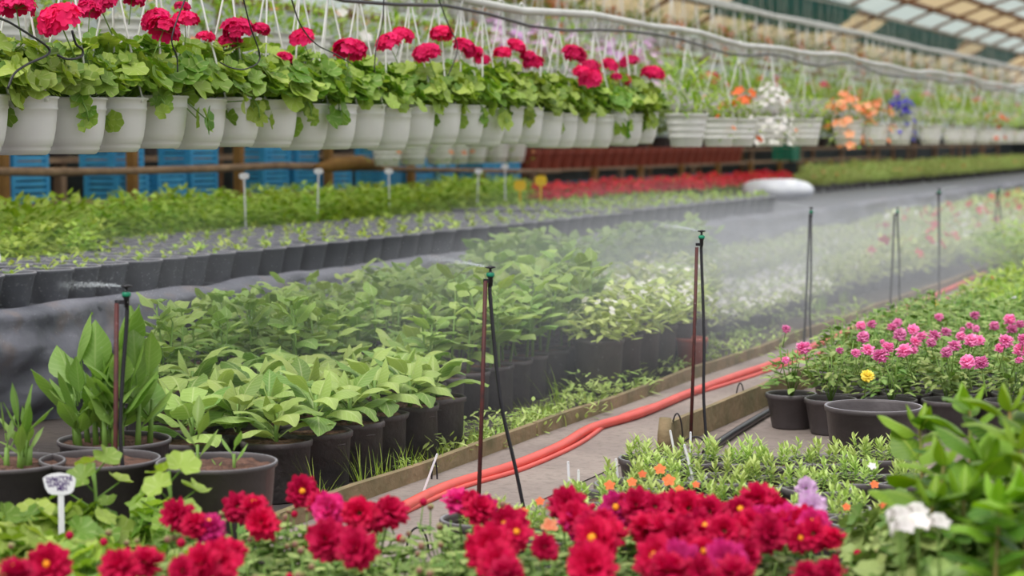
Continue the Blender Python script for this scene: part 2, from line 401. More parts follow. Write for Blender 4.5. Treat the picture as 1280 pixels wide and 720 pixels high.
def tallbroad(h, n, L, W, mats):
    b = MB()
    for sidx in range(3):
        ox, oy = U(-.07, .07), U(-.07, .07); hh = h * U(.75, 1.05); lx, ly = U(-.06, .06), U(-.06, .06)
        b.tube([(ox, oy, -.01), (ox + lx * .5, oy + ly * .5, hh * .5), (ox + lx, oy + ly, hh)], [.008, .007, .005], 5, mi=1)
        ph = R() * 6
        for i in range(n):
            t = (i + 1) / n; az = ph + 2.4 * i; l = L * U(.75, 1.1) * (1.1 - .4 * t)
            b.leaf((ox + lx * t, oy + ly * t, hh * (.25 + .75 * t)), az, U(.1, .7) + .5 * t, l, W * l / L, 'ovate', bend=U(.6, 1.5), fold=.25, n=6, tint=.2 + .7 * R(), wave=.08, roll=U(-.3, .3), pet=.04)
    return b.mesh('foliage', mats)
TBR = [tallbroad(.42, 8, .185, .135, [M['host'], M['stem']]) for _ in range(5)]
def canna_foliage(h, shoots, spread, mats, wr=.3):
    b = MB()
    for i in range(shoots):
        q = R() * 2 * PI; r = spread * R() ** .6; x, y = r * math.cos(q), r * math.sin(q); hh = h * U(.55, 1.05)
        b.tube([(x, y, -.01), (x * 1.1, y * 1.1, hh * .45)], [.014, .008], 6, mi=1)
        for k in range(4):
            az = R() * 2 * PI; l = hh * U(.42, .6)
            b.leaf((x, y, hh * (.15 + .14 * k)), az, U(.75, 1.35) if k < 3 else 1.5, l, l * wr * U(.85, 1.25), 'lance' if k != 1 else 'ovate', bend=U(.1, .7), fold=.35, n=7, tint=.2 + .7 * R(), wave=.05, pet=l * .25)
    return b.mesh('foliage', mats)
# small dense seedlings on the bench
def bush(rad, h, n, L, W, mats, prof='ovate', trail=0.0, dome=.5, flowers=None, fn=0, fr=.02, fz=(.7, 1.1)):
    b = MB()
    for i in range(n):
        az = R() * 2 * PI; k = R() ** .55; z = h * U(.1, 1.0) * (1 - dome * k * k); a2 = az + U(-1, 1)
        if R() < trail: z = U(-.25, .02); k = U(.85, 1.1)
        l = L * U(.7, 1.25)
        b.leaf((math.cos(az) * rad * k, math.sin(az) * rad * k, z), a2, U(-.3, 1.0), l, W * l / L, prof, bend=U(.2, 1.2), fold=.25, n=3, tint=R())
    for i in range(fn):
        az = R() * 2 * PI; k = R() ** .5; z = h * (1 - dome * k * k) * U(*fz)
        if R() < trail * 1.5: z = U(-.25, .05); k = U(.9, 1.12)
        floret(b, (math.cos(az) * rad * k, math.sin(az) * rad * k, z), (math.cos(az) * k, math.sin(az) * k, U(.3, 1)), fr * U(.8, 1.2), mi=1)
    return b.mesh('foliage', mats if isinstance(mats, list) else [mats])
BAS = [bush(.19, .36, 130, .075, .05, M['basil']) for _ in range(4)]
SPR = []
for _ in range(5):
    b = MB()
    for i in range(random.randint(6, 11)):
        b.leaf((U(-.035, .035), U(-.035, .035), U(0, .05)), R() * 6.3, U(.2, 1.0), U(.04, .065), .032, 'ovate', bend=.6, fold=.2, n=3, tint=U(.3, 1), pet=.015)
    b.tube([(0, 0, -.01), (0, 0, .05)], .003, 4)
    SPR.append(b.mesh('seedling', M['basil']))
# petunia rosettes
def petunia(rad, k, mats, h=.1):
    b = MB()
    for s_ in range(k):
        q = R() * 2 * PI; r = rad * R() ** .5; x, y = r * math.cos(q), r * math.sin(q); hh = U(.5, 1.1) * h
        b.tube([(x * .7, y * .7, -.005), (x, y, hh)], .002, 4, mi=1, cap=False)
        for i in range(16):
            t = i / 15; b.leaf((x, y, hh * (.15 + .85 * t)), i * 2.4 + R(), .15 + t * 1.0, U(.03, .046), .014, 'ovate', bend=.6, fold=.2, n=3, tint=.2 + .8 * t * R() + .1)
    return b.mesh('foliage', mats)
PET = [petunia(.125, 11, [M['petl'], M['stem']], .09) for _ in range(4)]
def simple_flower(r, mats, np_=5, stalk=.05):
    b = MB(); floret(b, (0, 0, 0), (0, 0, 1), r, 0, np_); floret(b, (0, 0, .002), (0, 0, 1), r * .7, 0, np_)
    b.tube([(0, 0, 0), (0, 0, -stalk)], .002, 4, mi=1); return b.mesh('flower', mats)
FLO = {k: simple_flower(.019, [M[k], M['stem']]) for k in ('orange', 'salmon', 'white', 'red', 'lilac', 'yelf', 'mag')}

# ------------------------------------------------------------------ setting
def quadz(name, x0, x1, y0, y1, z, mat, nx=1, ny=1, bump=0):
    b = MB(); vs = []
    for j in range(ny + 1):
        for i in range(nx + 1):
            x = x0 + (x1 - x0) * i / nx; y = y0 + (y1 - y0) * j / ny
            vs.append((x, y, z + bump * noise.noise(Vector((x * 1.3, y * 1.3, z)))))
    b.add(vs, [(j * (nx + 1) + i, j * (nx + 1) + i + 1, (j + 1) * (nx + 1) + i + 1, (j + 1) * (nx + 1) + i) for j in range(ny) for i in range(nx)])
    return struct(name, b, mat, True)
YF = 85
quadz('floor', -40, 30, -3, YF + 20, -.002, M['floor'])
LH = 3.53; XK = -4.07 * CT      # kerb X
XR = -3.3 * CT
M['bed'] = groundmat('dark_bed', (58, 52, 52), (78, 68, 62), (44, 40, 38))
quadz('trim_1', -7.05 * CT, XK - .03, 2, YF, .004, M['bed'], 10, 60, .0)
quadz('trim_2', XK, XR - .02, 2, YF, .004, M['path'])
# raised kerb boards, broken into lengths
def board(name, X, y0, y1, h, th, label, mat='kerb'):
    b = MB(); n = max(2, int((y1 - y0) / .25)); vs = []
    for i in range(n + 1):
        y = y0 + (y1 - y0) * i / n; dx = .02 * noise.noise(Vector((y * .7, X, 0))); dz = .012 * noise.noise(Vector((y * 1.3, X, 4)))
        for (a, c) in ((-th / 2, 0), (th / 2, 0), (th / 2, h + dz), (-th / 2, h + dz)): vs.append((X + dx + a, y, c))
    fs = [(i * 4 + j, i * 4 + (j + 1) % 4, (i + 1) * 4 + (j + 1) % 4, (i + 1) * 4 + j) for i in range(n) for j in range(4)]
    fs += [(3, 2, 1, 0), tuple(n * 4 + j for j in range(4))]
    b.add(vs, fs); return tag(link(name, b.mesh(name, M[mat], False)), label, 'edging board')
for i, (a, c) in enumerate(((6.3, 9.3), (9.33, 13.2), (13.23, 19.2), (19.23, 34))):
    board('edging_board', XK, a, c, .075, .035, 'weathered wooden edging board between red hose and plant bed, %s from the camera' % ('nearest' if i == 0 else nth(i + 1)))
pa = G(835, 562); pb_ = G(965, 500)
board('edging_board', pa.x, pa.y, pb_.y + 2.0, .13, .03, 'mossy wooden edging board on the right side of the grey path')
b = MB(); b.tube([(0, 0, 0), (0, 0, .08), (.004, 0, .165)], [.036, .035, .03], 9)
pp = G(836, 563); tag(link('wooden_post', b.mesh('wooden_post', M['kerb']), None, (pp.x - .005, pp.y - .05, 0)), 'short round wooden post at the near end of the right edging board', 'post')

# red hose, two strands along the path
def curve_tube(pts, r, n=8, sub=6, mat=None, name='tube'):
    P = [Vector(p) for p in pts]; out = []
    for i in range(len(P) - 1):
        p0, p1, p2, p3 = P[max(i - 1, 0)], P[i], P[i + 1], P[min(i + 2, len(P) - 1)]
        for k in range(sub):
            t = k / sub; out.append(.5 * ((2 * p1) + (p2 - p0) * t + (2 * p0 - 5 * p1 + 4 * p2 - p3) * t * t + (3 * p1 - p0 - 3 * p2 + p3) * t ** 3))
    out.append(P[-1]); b = MB(); b.tube(out, r, n); return b.mesh(name, mat)
hp = [(380, 690), (470, 650), (505, 634), (560, 608), (640, 583), (700, 558), (740, 535), (800, 517), (860, 492), (920, 470), (965, 455), (1005, 438), (1060, 414), (1110, 393), (1160, 373), (1232, 341)]
hz = .026
tag(link('garden_hose', curve_tube([G(x, y, hz) for x, y in hp], .025, 10, 6, M['hose'], 'garden_hose')), 'thick red garden hose lying along the left edge of the path', 'hose')
hp2 = [(440, 668), (560, 612), (650, 584), (720, 553), (770, 520), (830, 500), (900, 480), (965, 459), (1030, 437), (1100, 408), (1165, 378), (1240, 346)]
tag(link('garden_hose', curve_tube([G(x, y + 2, .012) + Vector((.012, 0, 0)) for x, y in hp2], .012, 8, 6, M['hose'], 'garden_hose')), 'thinner red hose running beside the thick one on the path', 'hose')
bp = [G(882, 566, .02), G(905, 549, .02), G(935, 530, .02), G(962, 514, .02), G(990, 500, .02)]
tag(link('black_pipe', curve_tube(bp, .02, 8, 4, M['btube'], 'black_pipe')), 'black irrigation pipe lying on the ground beside the right edging board', 'pipe')
def hoop(px, py, w, h, label):
    c = G(px, py); pts = [c + rgt * (w * math.cos(PI - PI * t / 8)) + Vector((0, 0, h * math.sin(PI * t / 8))) for t in range(9)]
    pts = [c - rgt * w - Vector((0, 0, 0))] + pts + [c + rgt * w]
    tag(link('wire_hoop', curve_tube(pts, .004, 5, 3, M['btube'], 'wire_hoop')), label, 'wire hoop')
hoop(846, 560, .03, .17, 'dark wire hoop standing beside the short wooden post')
hoop(925, 510, .025, .14, 'dark wire hoop standing over the right edging board')
hoop(868, 572, .07, .1, 'low black wire hoop among petunias at the foot of the middle sprinkler')
hoop(543, 600, .012, .09, 'small wire hoop pushed against the left edging board')
hoop(522, 690, .04, .09, 'rusty wire hoop between the crimson dahlias and the path')

# bench with draped fabric
ZB = .57; XB = -7.0 * CT; XBB = -11.9 * CT
b = MB(); b.box(((XB + XBB) / 2, (5 + 70) / 2, ZB - .02), (abs(XBB - XB), 65, .04))
bench = thing('planting_bench', 'long low planting bench full of potted seedlings', 'bench', ((XB + XBB) / 2, 37, 0))
link('bench_top', b.mesh('bench_top', M['gpot'], False), bench, (-(XB + XBB) / 2, -37, 0))
for i in range(12):
    for X in (XB - .25, XBB + .1):
        b = MB(); b.box((0, 0, ZB / 2 - .02), (.07, .07, ZB - .04)); link('leg', b.mesh('leg', M['wood'], False), bench, (X - (XB + XBB) / 2, 6 + 5.5 * i - 37, 0))
b = MB(); ny = 1100; nz = 30; vs = []
for j in range(ny + 1):
    t = j / ny; y = 4.5 + 62 * t ** 2.2
    for i in range(nz + 1):
        s_ = i / nz
        hem = .016 * noise.noise(Vector((y * .9, 0, 3)))
        if s_ < .2:
            q = s_ / .2; x = XB - .16 + .18 * q; z = ZB + .012 + hem * q + .03 * math.sin(q * PI) * (1 + noise.noise(Vector((y * 2, 1, 1))))
        else:
            q = (s_ - .2) / .8
            fold = .15 * noise.noise(Vector((y * 1.1, q * .8, 5))) +   .08 * noise.noise(Vector((y * 3.1 + q * 2.2, q * 1.2, 9)))
            z = (ZB + hem) * (1 - q) + .004 * q; x = XB + .03 + .05 * q + fold * (.25 + q) + .035 * math.sin(q * 5 + 2 * noise.noise(Vector((y * .8, q * 3, 2))))
            x += .022 * abs(noise.noise(Vector((y * 7 + q * 5, q * 9, 2)))) + .012 * noise.noise(Vector((y * 18, q * 14, 7)))
            sag = abs(noise.noise(Vector((y * .5, 8, 1)))); z += -.03 * math.sin(q * PI) * sag
        vs.append((x, y, z))
b.add(vs, [(j * (nz + 1) + i, j * (nz + 1) + i + 1, (j + 1) * (nz + 1) + i + 1, (j + 1) * (nz + 1) + i) for j in range(ny) for i in range(nz)])
tag(link('fabric_drape', b.mesh('fabric_drape', M['fabric'])), 'creased black landscape fabric hanging down the front of the bench', 'fabric')

# ------------------------------------------------------------------ bench seedlings
RIM = .19
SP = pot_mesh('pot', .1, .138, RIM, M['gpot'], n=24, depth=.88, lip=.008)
SS = disc_mesh('soil', .13, RIM - .016, M['soil'], 18, .005)
# joined version for pots a few pixels wide
def join_meshes(name, lst):
    b = MB(); mats = []
    for me, off in lst:
        base = len(mats); mats += list(me.materials); at = me.attributes.get('tint'); o = len(b.v)
        b.v += [tuple(v.co + Vector(off)) for v in me.vertices]; b.f += [tuple(i + o for i in p.vertices) for p in me.polygons]
        b.uv += [(.5, .5)] * len(me.vertices); b.t += [d.value for d in at.data]; b.m += [p.material_index + base for p in me.polygons]
    return b.mesh(name, mats)
SJ = [join_meshes('seedling_pot', [(SP, (0, 0, 0)), (SS, (0, 0, 0)), (SPR[k], (0, 0, RIM - .02))]) for k in range(3)]
rows = [7.28 + .325 * k for k in range(7)]
cnt = 0; seed = []
for ri, lam in enumerate(rows):
    y0 = S(-30, lam, .8).y; y1 = S(955, lam, .8).y; n = 0; y = y0 + (.15 if ri % 2 else 0)
    while y < y1:
        n += 1; X = -lam * CT + U(-.02, .02)
        px = proj((X, y, .78))[0]
        if not (px < 130 and lam > 8.35): seed.append((y + lam * .1, X, y + U(-.02, .02), ri, n))
        y += .305 if y < 14 else .36
seed.sort(); 
for q, (_, X, y, ri, n) in enumerate(seed[:300]):
    lab = 'small seedling in grey-black pot, %s along bench row %s behind the fabric edge' % (nth(n), ['one', 'two', 'three', 'four', 'five', 'six', 'seven'][ri])
    if y < 19:
        t = thing('seedling_pot', lab, 'potted seedling', (X, y, ZB + .001 + (.02 if ri == 0 else 0)), U(0, 6), 'seedling pots on the bench')
        link('pot', SP, t); link('soil', SS, t); link('seedling', random.choice(SPR), t, (U(-.02, .02), U(-.02, .02), RIM - .025), (0, 0, R() * 6), U(.6, 1.0))
    else: tag(link('seedling_pot', random.choice(SJ), None, (X, y, ZB + .001 + (.02 if ri == 0 else 0)), (0, 0, R() * 6), (1, 1, 1.1)), lab, 'potted seedling', 'seedling pots on the bench')
# leafy young plants behind
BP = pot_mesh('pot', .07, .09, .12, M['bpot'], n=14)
def bench_plants(px0, px1, lams, step, protos, name, lab, grp, z0=ZB + .001, sc=(.85, 1.15), cond=None):
    for ri, lam in enumerate(lams):
        y0 = S(px0, lam, 1).y; y1 = S(px1, lam, 1).y; n = 0; y = y0
        while y < y1:
            n += 1; X = -lam * CT + U(-.04, .04)
            if not cond or cond(proj((X, y, .9))[0], lam):
                t = thing(name, lab(n, ri), 'potted plant', (X, y + U(-.04, .04), z0), R() * 6, grp)
                link('pot', BP, t); link('foliage', random.choice(protos), t, (0, 0, .1), (0, 0, R() * 6), U(*sc))
            y += step
RW = ['front', 'second', 'third', 'fourth', 'back', 'sixth', 'seventh']
bench_plants(-60, 655, [9.62, 9.98, 10.34, 10.7, 11.1], .35, BAS, 'leafy_bench_plant', lambda n, r: 'leafy bright green young plant, %s along the %s leafy row on the bench' % (nth(n), RW[r]), 'leafy green plants at the back of the bench')
bench_plants(-60, 128, [8.55, 8.9, 9.25], .33, BAS, 'leafy_bench_plant', lambda n, r: 'leafy green plant at the left end of the bench, %s in %s extra row' % (nth(n), RW[r]), 'leafy green plants at the left end', sc=(.7, .9))
RED = [bush(.17, .26, 60, .07, .045, [M['far'], M['red']], fn=60, fr=.035, fz=(.9, 1.15)) for _ in range(3)]
bench_plants(672, 985, [9.75, 10.2, 10.65], .42, RED, 'red_flowering_plant', lambda n, r: 'red flowering bench plant, %s along the %s row of the red strip' % (nth(n), RW[r]), 'red flowering plants on the bench', sc=(.8, 1.0))
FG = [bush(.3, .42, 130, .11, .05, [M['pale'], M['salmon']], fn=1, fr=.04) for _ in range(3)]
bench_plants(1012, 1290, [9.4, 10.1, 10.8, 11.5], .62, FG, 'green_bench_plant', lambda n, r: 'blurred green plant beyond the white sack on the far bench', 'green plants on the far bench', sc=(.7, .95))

# white sack
b = MB(); vs = []; nu, nv = 28, 12
for j in range(nv + 1):
    ph = PI * j / nv
    for i in range(nu):
        q = 2 * PI * i / nu; x = .56 * math.copysign(abs(math.sin(ph)) ** .6, 1) * math.cos(q); y = .34 * abs(math.sin(ph)) ** .6 * math.sin(q); z = .15 * math.cos(ph)
        k = 1 + .10 * noise.noise(Vector((x * 5, y * 5, z * 9))); vs.append((x * k, y * k, max(-.145, z * k * (1.15 if z > 0 else 1)) + .15))
b.add(vs, [(j * nu + i, j * nu + (i + 1) % nu, (j + 1) * nu + (i + 1) % nu, (j + 1) * nu + i) for j in range(nv) for i in range(nu)])
p = S(972, 8.9, ZB)
t = thing('fertilizer_sack', 'plump white sack lying on the bench beyond the red flowers', 'sack', (p.x, p.y, ZB + .002), TH)
link('sack_body', b.mesh('sack_body', M['sack']), t)
b = MB(); b.lathe([(.085, 0), (.08, .008), (.03, .01), (.005, .01)], 14); pm = plain('blue_print', (90, 100, 190), (80, 90, 170)); link('printed_patch', b.mesh('printed_patch', pm), t, (.22, -.25, .19), (.95, 0.15, 0))['label'] = 'blue printed patch'

# plant tags on bench
def plant_tag(p_base, h, w, lean, label, mat='tag', hh=None, oval=True):
    hh = hh or w * .62; b = MB(); n = 18; th = .0016; vs = []
    for s_ in (-th, th):
        for i in range(n):
            q = 2 * PI * i / n; cx, cz = math.cos(q), math.sin(q)
            if oval: x = w / 2 * math.copysign(abs(cx) ** .7, cx); z = h + hh / 2 * math.copysign(abs(cz) ** .7, cz)
            else: x = w / 2 * cx; z = h + hh / 2 * cz
            vs.append((x, s_, z))
    fs = [tuple(reversed(range(n))), tuple(range(n, 2 * n))] + [(i, (i + 1) % n, n + (i + 1) % n, n + i) for i in range(n)]
    hb = MB(); hb.add(vs, fs)
    sb = MB(); sb.box((0, 0, (h - hh * .4) / 2), (w * .17 if oval else .012, .003, h - hh * .4))
    t = thing('plant_tag', label, 'plant tag', p_base, TH); t.rotation_euler = (lean[0], lean[1], TH)
    link('tag_head', hb.mesh('tag_head', M[mat], False), t); link('tag_stem', sb.mesh('tag_stem', M[mat], False), t); return t
for px, py, lam, ln, tx in ((307, 220, 9.45, .05, 'white plant tag left of centre, sticking up from the leafy bench plants under the geranium pots'), (396, 214, 9.5, -.06, 'white plant tag leaning left in front of the pale log'), (487, 214, 9.5, .03, 'wide white plant tag right of the pale log, above the leafy plants'), (596, 214, 9.5, -.08, 'white plant tag just left of the brightest tag near the red strip'), (632, 208, 9.4, .03, 'bright white plant tag nearest the yellow tags on the bench'), (4, 240, 8.2, .5, 'white plant tag leaning steeply at the left edge of the bench')):
    p = V(px, py, lam); h = p.z - ZB - .16; plant_tag((p.x, p.y, ZB + .1), h + .06, .085, (0, -ln * .5, 0), ' '.join(tx.split()[:16]))
for px, py, tx in ((650, 232, 'left of the two yellow plant tags at the start of the red strip'), (676, 226, 'right of the two yellow plant tags at the start of the red strip')):
    p = V(px, py, 9.35); plant_tag((p.x, p.y, ZB), p.z - ZB, .14, (0, 0, 0), tx, 'ytag', .12)

# ------------------------------------------------------------------ hanging geraniums, front row
LF = 5.8; ZR = 1.71; PH = .256
b = MB(); b.lathe([(.098, 0), (.108, .004), (.118, .02), (.121, .024), (.121, .036), (.127, .040), (.137, .075), (.144, .115), (.149, .16), (.151, .196), (.155, .199), (.155, .206), (.153, .209), (.154, .243), (.161, .246), (.162, .253), (.158, PH), (.152, PH), (.150, PH - .01), (.14, .12)], 40); WP = b.mesh('pot', M['wpot'])
def bulge(me):
    for v in me.vertices:
        r = math.hypot(v.co.x, v.co.y); t = v.co.z / PH
        if .03 < t < .97 and r > .09: k = 1 + .075 * math.sin(PI * t); v.co.x *= k; v.co.y *= k
WS = disc_mesh('soil', .135, PH - .03, M['soil'], 20)
PZ = 1.5 + .93
def strings(root, zrim, rad, ztop, n=3, ph=0, mesh_cache={}):
    key = (round(zrim, 3), round(rad, 3), round(ztop, 3))
    if key not in mesh_cache:
        b = MB(); b.tube([(rad, 0, zrim - .02), (rad + .004, 0, zrim), (rad * .5, 0, zrim + (ztop - zrim) * .5), (.006, 0, ztop)], .0055, 5)
        b.box((rad + .004, 0, zrim - .01), (.012, .02, .03))
        hk = MB(); hk.tube([(0, 0, ztop - .02), (0, 0, ztop + .02), (.028, 0, ztop + .045), (.03, 0, ztop + .08), (0, 0, ztop + .098), (-.03, 0, ztop + .08)], .006, 6)
        mesh_cache[key] = (b.mesh('hanger_string', M['string']), hk.mesh('hook', M['string']))
    a, h = mesh_cache[key]
    for k in range(n): link('hanger_string', a, root, (0, 0, 0), (0, 0, ph + 2 * PI * k / n))
    link('hook', h, root, (0, 0, 0), (0, 0, PI / 2))
pipe_pts = []
y0 = S(-40, LF, 2).y; X0 = -LF * CT
gaps = []
baskets = []
y = y0; n = 0
yend = S(803, LF, 2).y
while y < yend:
    n += 1; dz = U(-.022, .022)
    if n == 2: dz = -.02
    t = thing('geranium_basket', 'white hanging pot of magenta geraniums, %s from the left edge in the front row' % nth(n), 'hanging basket', (X0 + U(-.02, .02), y, ZR - PH + dz), 0, 'white pots of magenta geraniums in the front hanging row')
    link('pot', WP, t, (0, 0, 0), (0, 0, R())); link('soil', WS, t)
    link('foliage', random.choice(GER), t, (0, 0, PH - .03), (0, 0, R() * 6), U(.88, 1.05)); strings(t, PH, .15, PZ - ZR + PH - .09, 3, R() * 2)
    baskets.append(t); y += .358
HEADS = [(20, 8, 1), (73, 24, 1.25), (122, 2, 1.1), (112, 12, .7), (205, 36, 1.0), (194, 24, .9), (232, 24, .8), (257, 46, .6), (297, 36, 1.1), (288, 52, .8), (327, 36, .6), (377, 47, .9), (355, 72, .6), (437, 62, 1.2), (485, 52, .95), (503, 44, .9), (533, 66, 1.1), (552, 42, .95), (580, 58, .95), (592, 66, .8), (603, 75, .7), (628, 66, .8), (645, 57, .9), (667, 78, .95), (660, 70, .7), (718, 67, 1.15), (735, 84, 1.1), (738, 98, 1.2), (728, 90, .9), (762, 81, .9), (786, 77, 1.0), (779, 99, .8), (770, 96, .6), (816, 92, 1.25), (165, -4, .9), (228, 8, .5)]
for px, py, s_ in HEADS:
    p = V(px, py, LF - U(0, .25)); t = min(baskets, key=lambda o: (o.location.xy - p.xy).length)
    link('flower_head', random.choice(UMB), t, p - t.location, (U(-.3, .3) - .2, U(-.3, .3), R() * 6), s_ * .95)
# a few trailing leaf shoots
for i, px, py, k in ((1, 112, 158, 1.0), (4, 205, 140, .6), (6, 325, 150, .8), (9, 390, 150, .8), (14, 605, 150, .7)):
    t = min(baskets, key=lambda o: abs(proj(o.location)[0] - px)); b = MB(); p = V(px, py, LF - .2)
    a = V(px - 14 * k, py - 40 * k, LF - .15) - t.location; e = p - t.location
    b.tube([a, (a + e) / 2 + Vector((.03, -.02, 0)), e], .004, 5, mi=1)
    for m_ in range(5): q = m_ / 4; b.lobed(a.lerp(e, q) + Vector((U(-.02, .02), U(-.02, .02), 0)), (U(.3, .8), -1, U(-.2, .5)), .045 * U(.7, 1.1))
    link('trailing_shoot', b.mesh('trailing_shoot', [M['ger'], M['stem']]), t)
# mixed planters further along
PL_H = .29
PP = pot_mesh('pot', .135, .185, PL_H, M['wpot'], ribs=(.3, .5, .7), n=36); PS = disc_mesh('soil', .16, PL_H - .03, M['soil'], 20)
def mb_bush(c, fn, L=.08, W=.035, trail=.15, h=.3, fr=.035, leaf='far', rad=.24, n=150): return bush(rad, h, n, L, W, [M[leaf], M[c]], trail=trail, fn=fn, fr=fr, fz=(.6, 1.15))
MIX = {'pale': mb_bush('white', 10, leaf='pale', h=.4, fr=.045, rad=.3), 'green': mb_bush('salmon', 2, leaf='basil'), 'salmon': mb_bush('salmon', 44, fr=.05), 'white': mb_bush('white', 190, trail=.35, fr=.028, n=60, h=.34), 'blue': mb_bush('blue', 90, h=.42, rad=.2), 'lilac': mb_bush('lilac', 60, h=.4, fr=.045, rad=.3), 'grass': bush(.26, .55, 160, .2, .03, [M['basil'], M['white']], 'lance', fn=2), 'orange': mb_bush('orange', 12, fr=.05), 'mag': mb_bush('mag', 16, fr=.04)}
seq = ['grass', 'green', 'orange', 'white', 'green', 'green', 'salmon', 'salmon', 'green', 'blue', 'green', 'green', 'grass', 'orange', 'green', 'green']
DESC = {'pale': 'pale foliage', 'green': 'leafy green foliage', 'salmon': 'salmon orange flowers', 'white': 'trailing white flowers', 'blue': 'blue-violet flowers', 'grass': 'tall light green foliage', 'orange': 'a few orange flowers', 'mag': 'a few magenta flowers', 'lilac': 'lilac petunias'}
pos = [(858, 'grass', 1.0), (898, 'green', .9), (925, 'orange', .9), (962, 'white', 1.0), (1006, 'green', 1), (1060, 'salmon', 1.1), (1095, 'salmon', .9), (1125, 'blue', .9), (1163, 'green', .9), (1190, 'grass', .8), (1208, 'green', .8), (1228, 'grass', .8), (1245, 'orange', .8), (1258, 'green', .8), (1272, 'green', .8), (1284, 'grass', .8)]
ptsused = []
for i, (px, k, s_) in enumerate(pos):
    p = S(px, LF, ZR); t = thing('hanging_planter', 'white ribbed planter with %s, %s after the geraniums' % (DESC[k], nth(i + 1)), 'hanging basket', (p.x, p.y, ZR - PL_H + .02), 0, 'white ribbed planters in the front hanging row')
    link('pot', PP, t, scale=s_ if s_ < 1 else 1.0); link('soil', PS, t, scale=(s_, s_, 1)); link('foliage', MIX[k], t, (0, 0, PL_H - .03), (0, 0, R() * 6), s_); strings(t, PL_H, .185, PZ - ZR - .02 + PL_H - .09, 3, R() * 2)
# overhead pipe with sag + drip line under it
pts = []; y = y0 - 3
while y < 75: pts.append((X0, y, PZ + .022 * math.sin(y * .9) + .015 * math.sin(y * 2.3))); y += .7
def straight_tube(name, pts, r, mat, label, cat, n=8):
    b = MB(); b.tube(pts, r, n); return tag(link(name, b.mesh(name, M[mat])), label, cat)
straight_tube('overhead_pipe', pts, .028, 'pipe', 'long whitish overhead pipe carrying the front row of hanging pots', 'pipe')
straight_tube('irrigation_pipe', [(p[0] + .05, p[1], p[2] - .10 + .03 * math.sin(p[1] * 1.7)) for p in pts], .011, 'btube', 'thin black irrigation pipe just under the front overhead pipe', 'pipe')
DT = [[(-10, 20), (10, 27), (35, 42), (55, 55), (62, 63), (57, 70), (35, 80), (18, 92), (10, 110)], [(90, 38), (95, 55), (103, 62), (101, 71), (85, 74), (72, 69)], [(275, 78), (290, 85), (308, 86), (325, 72), (312, 30), (300, -20)], [(362, -10), (375, 30), (395, 55), (420, 68), (440, 80)], [(480, -10), (478, 30), (470, 60), (468, 90)], [(545, -10), (560, 30), (572, 60), (560, 95)], [(222, 90), (221, 70), (215, 45), (235, -10)]]
for i, d in enumerate(DT):
    tag(link('drip_tube', curve_tube([V(x, y_, LF - .38) for x, y_ in d], .0055 if i < 2 else .0038, 6, 5, M['btube'], 'drip_tube')), 'thin black drip tube looping over the geraniums, %s from the left' % nth([1, 2, 4, 5, 6, 7, 3][i]), 'drip tube', 'black drip tubes over the geranium pots')

# rows behind: lower pots and upper baskets, up to the back wall
def back_row(name, lam, zr, ks, step, px0, px1, lab, grp, ztop, sc=1.0, pot=PP):
    y = S(px0, lam, zr).y; y1 = S(px1, lam, zr).y; i = 0
    while y < y1 and y < 80:
        k = ks[i % len(ks)]; i += 1
        t = thing(name, lab % DESC[k], 'hanging basket', (-lam * CT + U(-.05, .05), y, zr - PL_H), R(), grp)
        link('pot', pot, t, scale=sc); link('foliage', MIX[k], t, (0, 0, PL_H - .03), (0, 0, R() * 6), sc * U(1.0, 1.25)); strings(t, PL_H * sc, .185 * sc, (ztop or zr + .8) - zr + PL_H - .09, 3, R())
        y += step * U(.9, 1.1)
    if ztop: straight_tube('overhead_pipe', [(-lam * CT, S(px0, lam, zr).y - 1 + 2 * j, ztop + .03 * math.sin(j)) for j in range(36)], .03, 'pipe', 'blurred overhead pipe %s' % grp.replace('pots', 'holding the pots').replace('baskets', 'holding the baskets'), 'pipe')
back_row('hanging_planter', 10.9, 1.5, ['green', 'green', 'green'], .6, 484, 660, 'blurred white pot with %s hanging low behind the geranium row', 'pots hanging low behind the geraniums', 0)
back_row('hanging_planter', 9.3, 2.42, ['grass', 'green', 'green', 'pale', 'green'], .75, -80, 620, 'blurred upper planter with %s behind the geranium flowers', 'baskets in the upper second row', 3.5)
back_row('hanging_planter', 9.3, 2.32, ['lilac', 'green', 'lilac', 'grass'], .6, 622, 830, 'blurred upper planter with %s right of the geraniums', 'baskets in the lilac part of the second row', 3.5)
back_row('hanging_planter', 9.3, 2.2, ['grass', 'grass', 'green', 'mag', 'green'], .62, 835, 1400, 'blurred upper planter with %s above the mixed planters', 'baskets in the far part of the second row',3.5)
back_row('hanging_planter', 13.2, 3.55, ['green', 'grass', 'green', 'salmon'], .8, 500, 1400, 'blurred high planter with %s hanging near the roof', 'pots in the high third row', 4.95)
# tall greenery behind, standing on a rear bench
TG = [bush(.45, 1.3, 260, .2, .09, [M['far'], M['white']], fn=14, fr=.05, dome=.3) for _ in range(3)]
for i in range(46):
    lam = 14.6; y = S(-60, lam, 2).y + i * .95
    if y > 75: break
    t = thing('tall_shrub', 'blurred tall green shrub behind the hanging rows', 'shrub', (-lam * CT + U(-.2, .2), y, 1.31), R() * 6, 'tall shrubs along the back')
    link('pot', BP, t, scale=2.2); link('foliage', TG[i % 3], t, (0, 0, .22), None, U(.8, 1.2))
b = MB(); b.box((0, 0, 1.28), (1.6, 72, .05))
t = thing('rear_shelf', 'long rear shelf under the tall green shrubs', 'shelf', (-14.6 * CT, 43, 0)); link('shelf_board', b.mesh('shelf_board', M['wood'], False), t)
for i in range(16):
    b = MB(); b.box((0, 0, .63), (.1, .1, 1.26)); link('post', b.mesh('post', M['wood'], False), t, (.7, -34 + i * 4.5, 0))

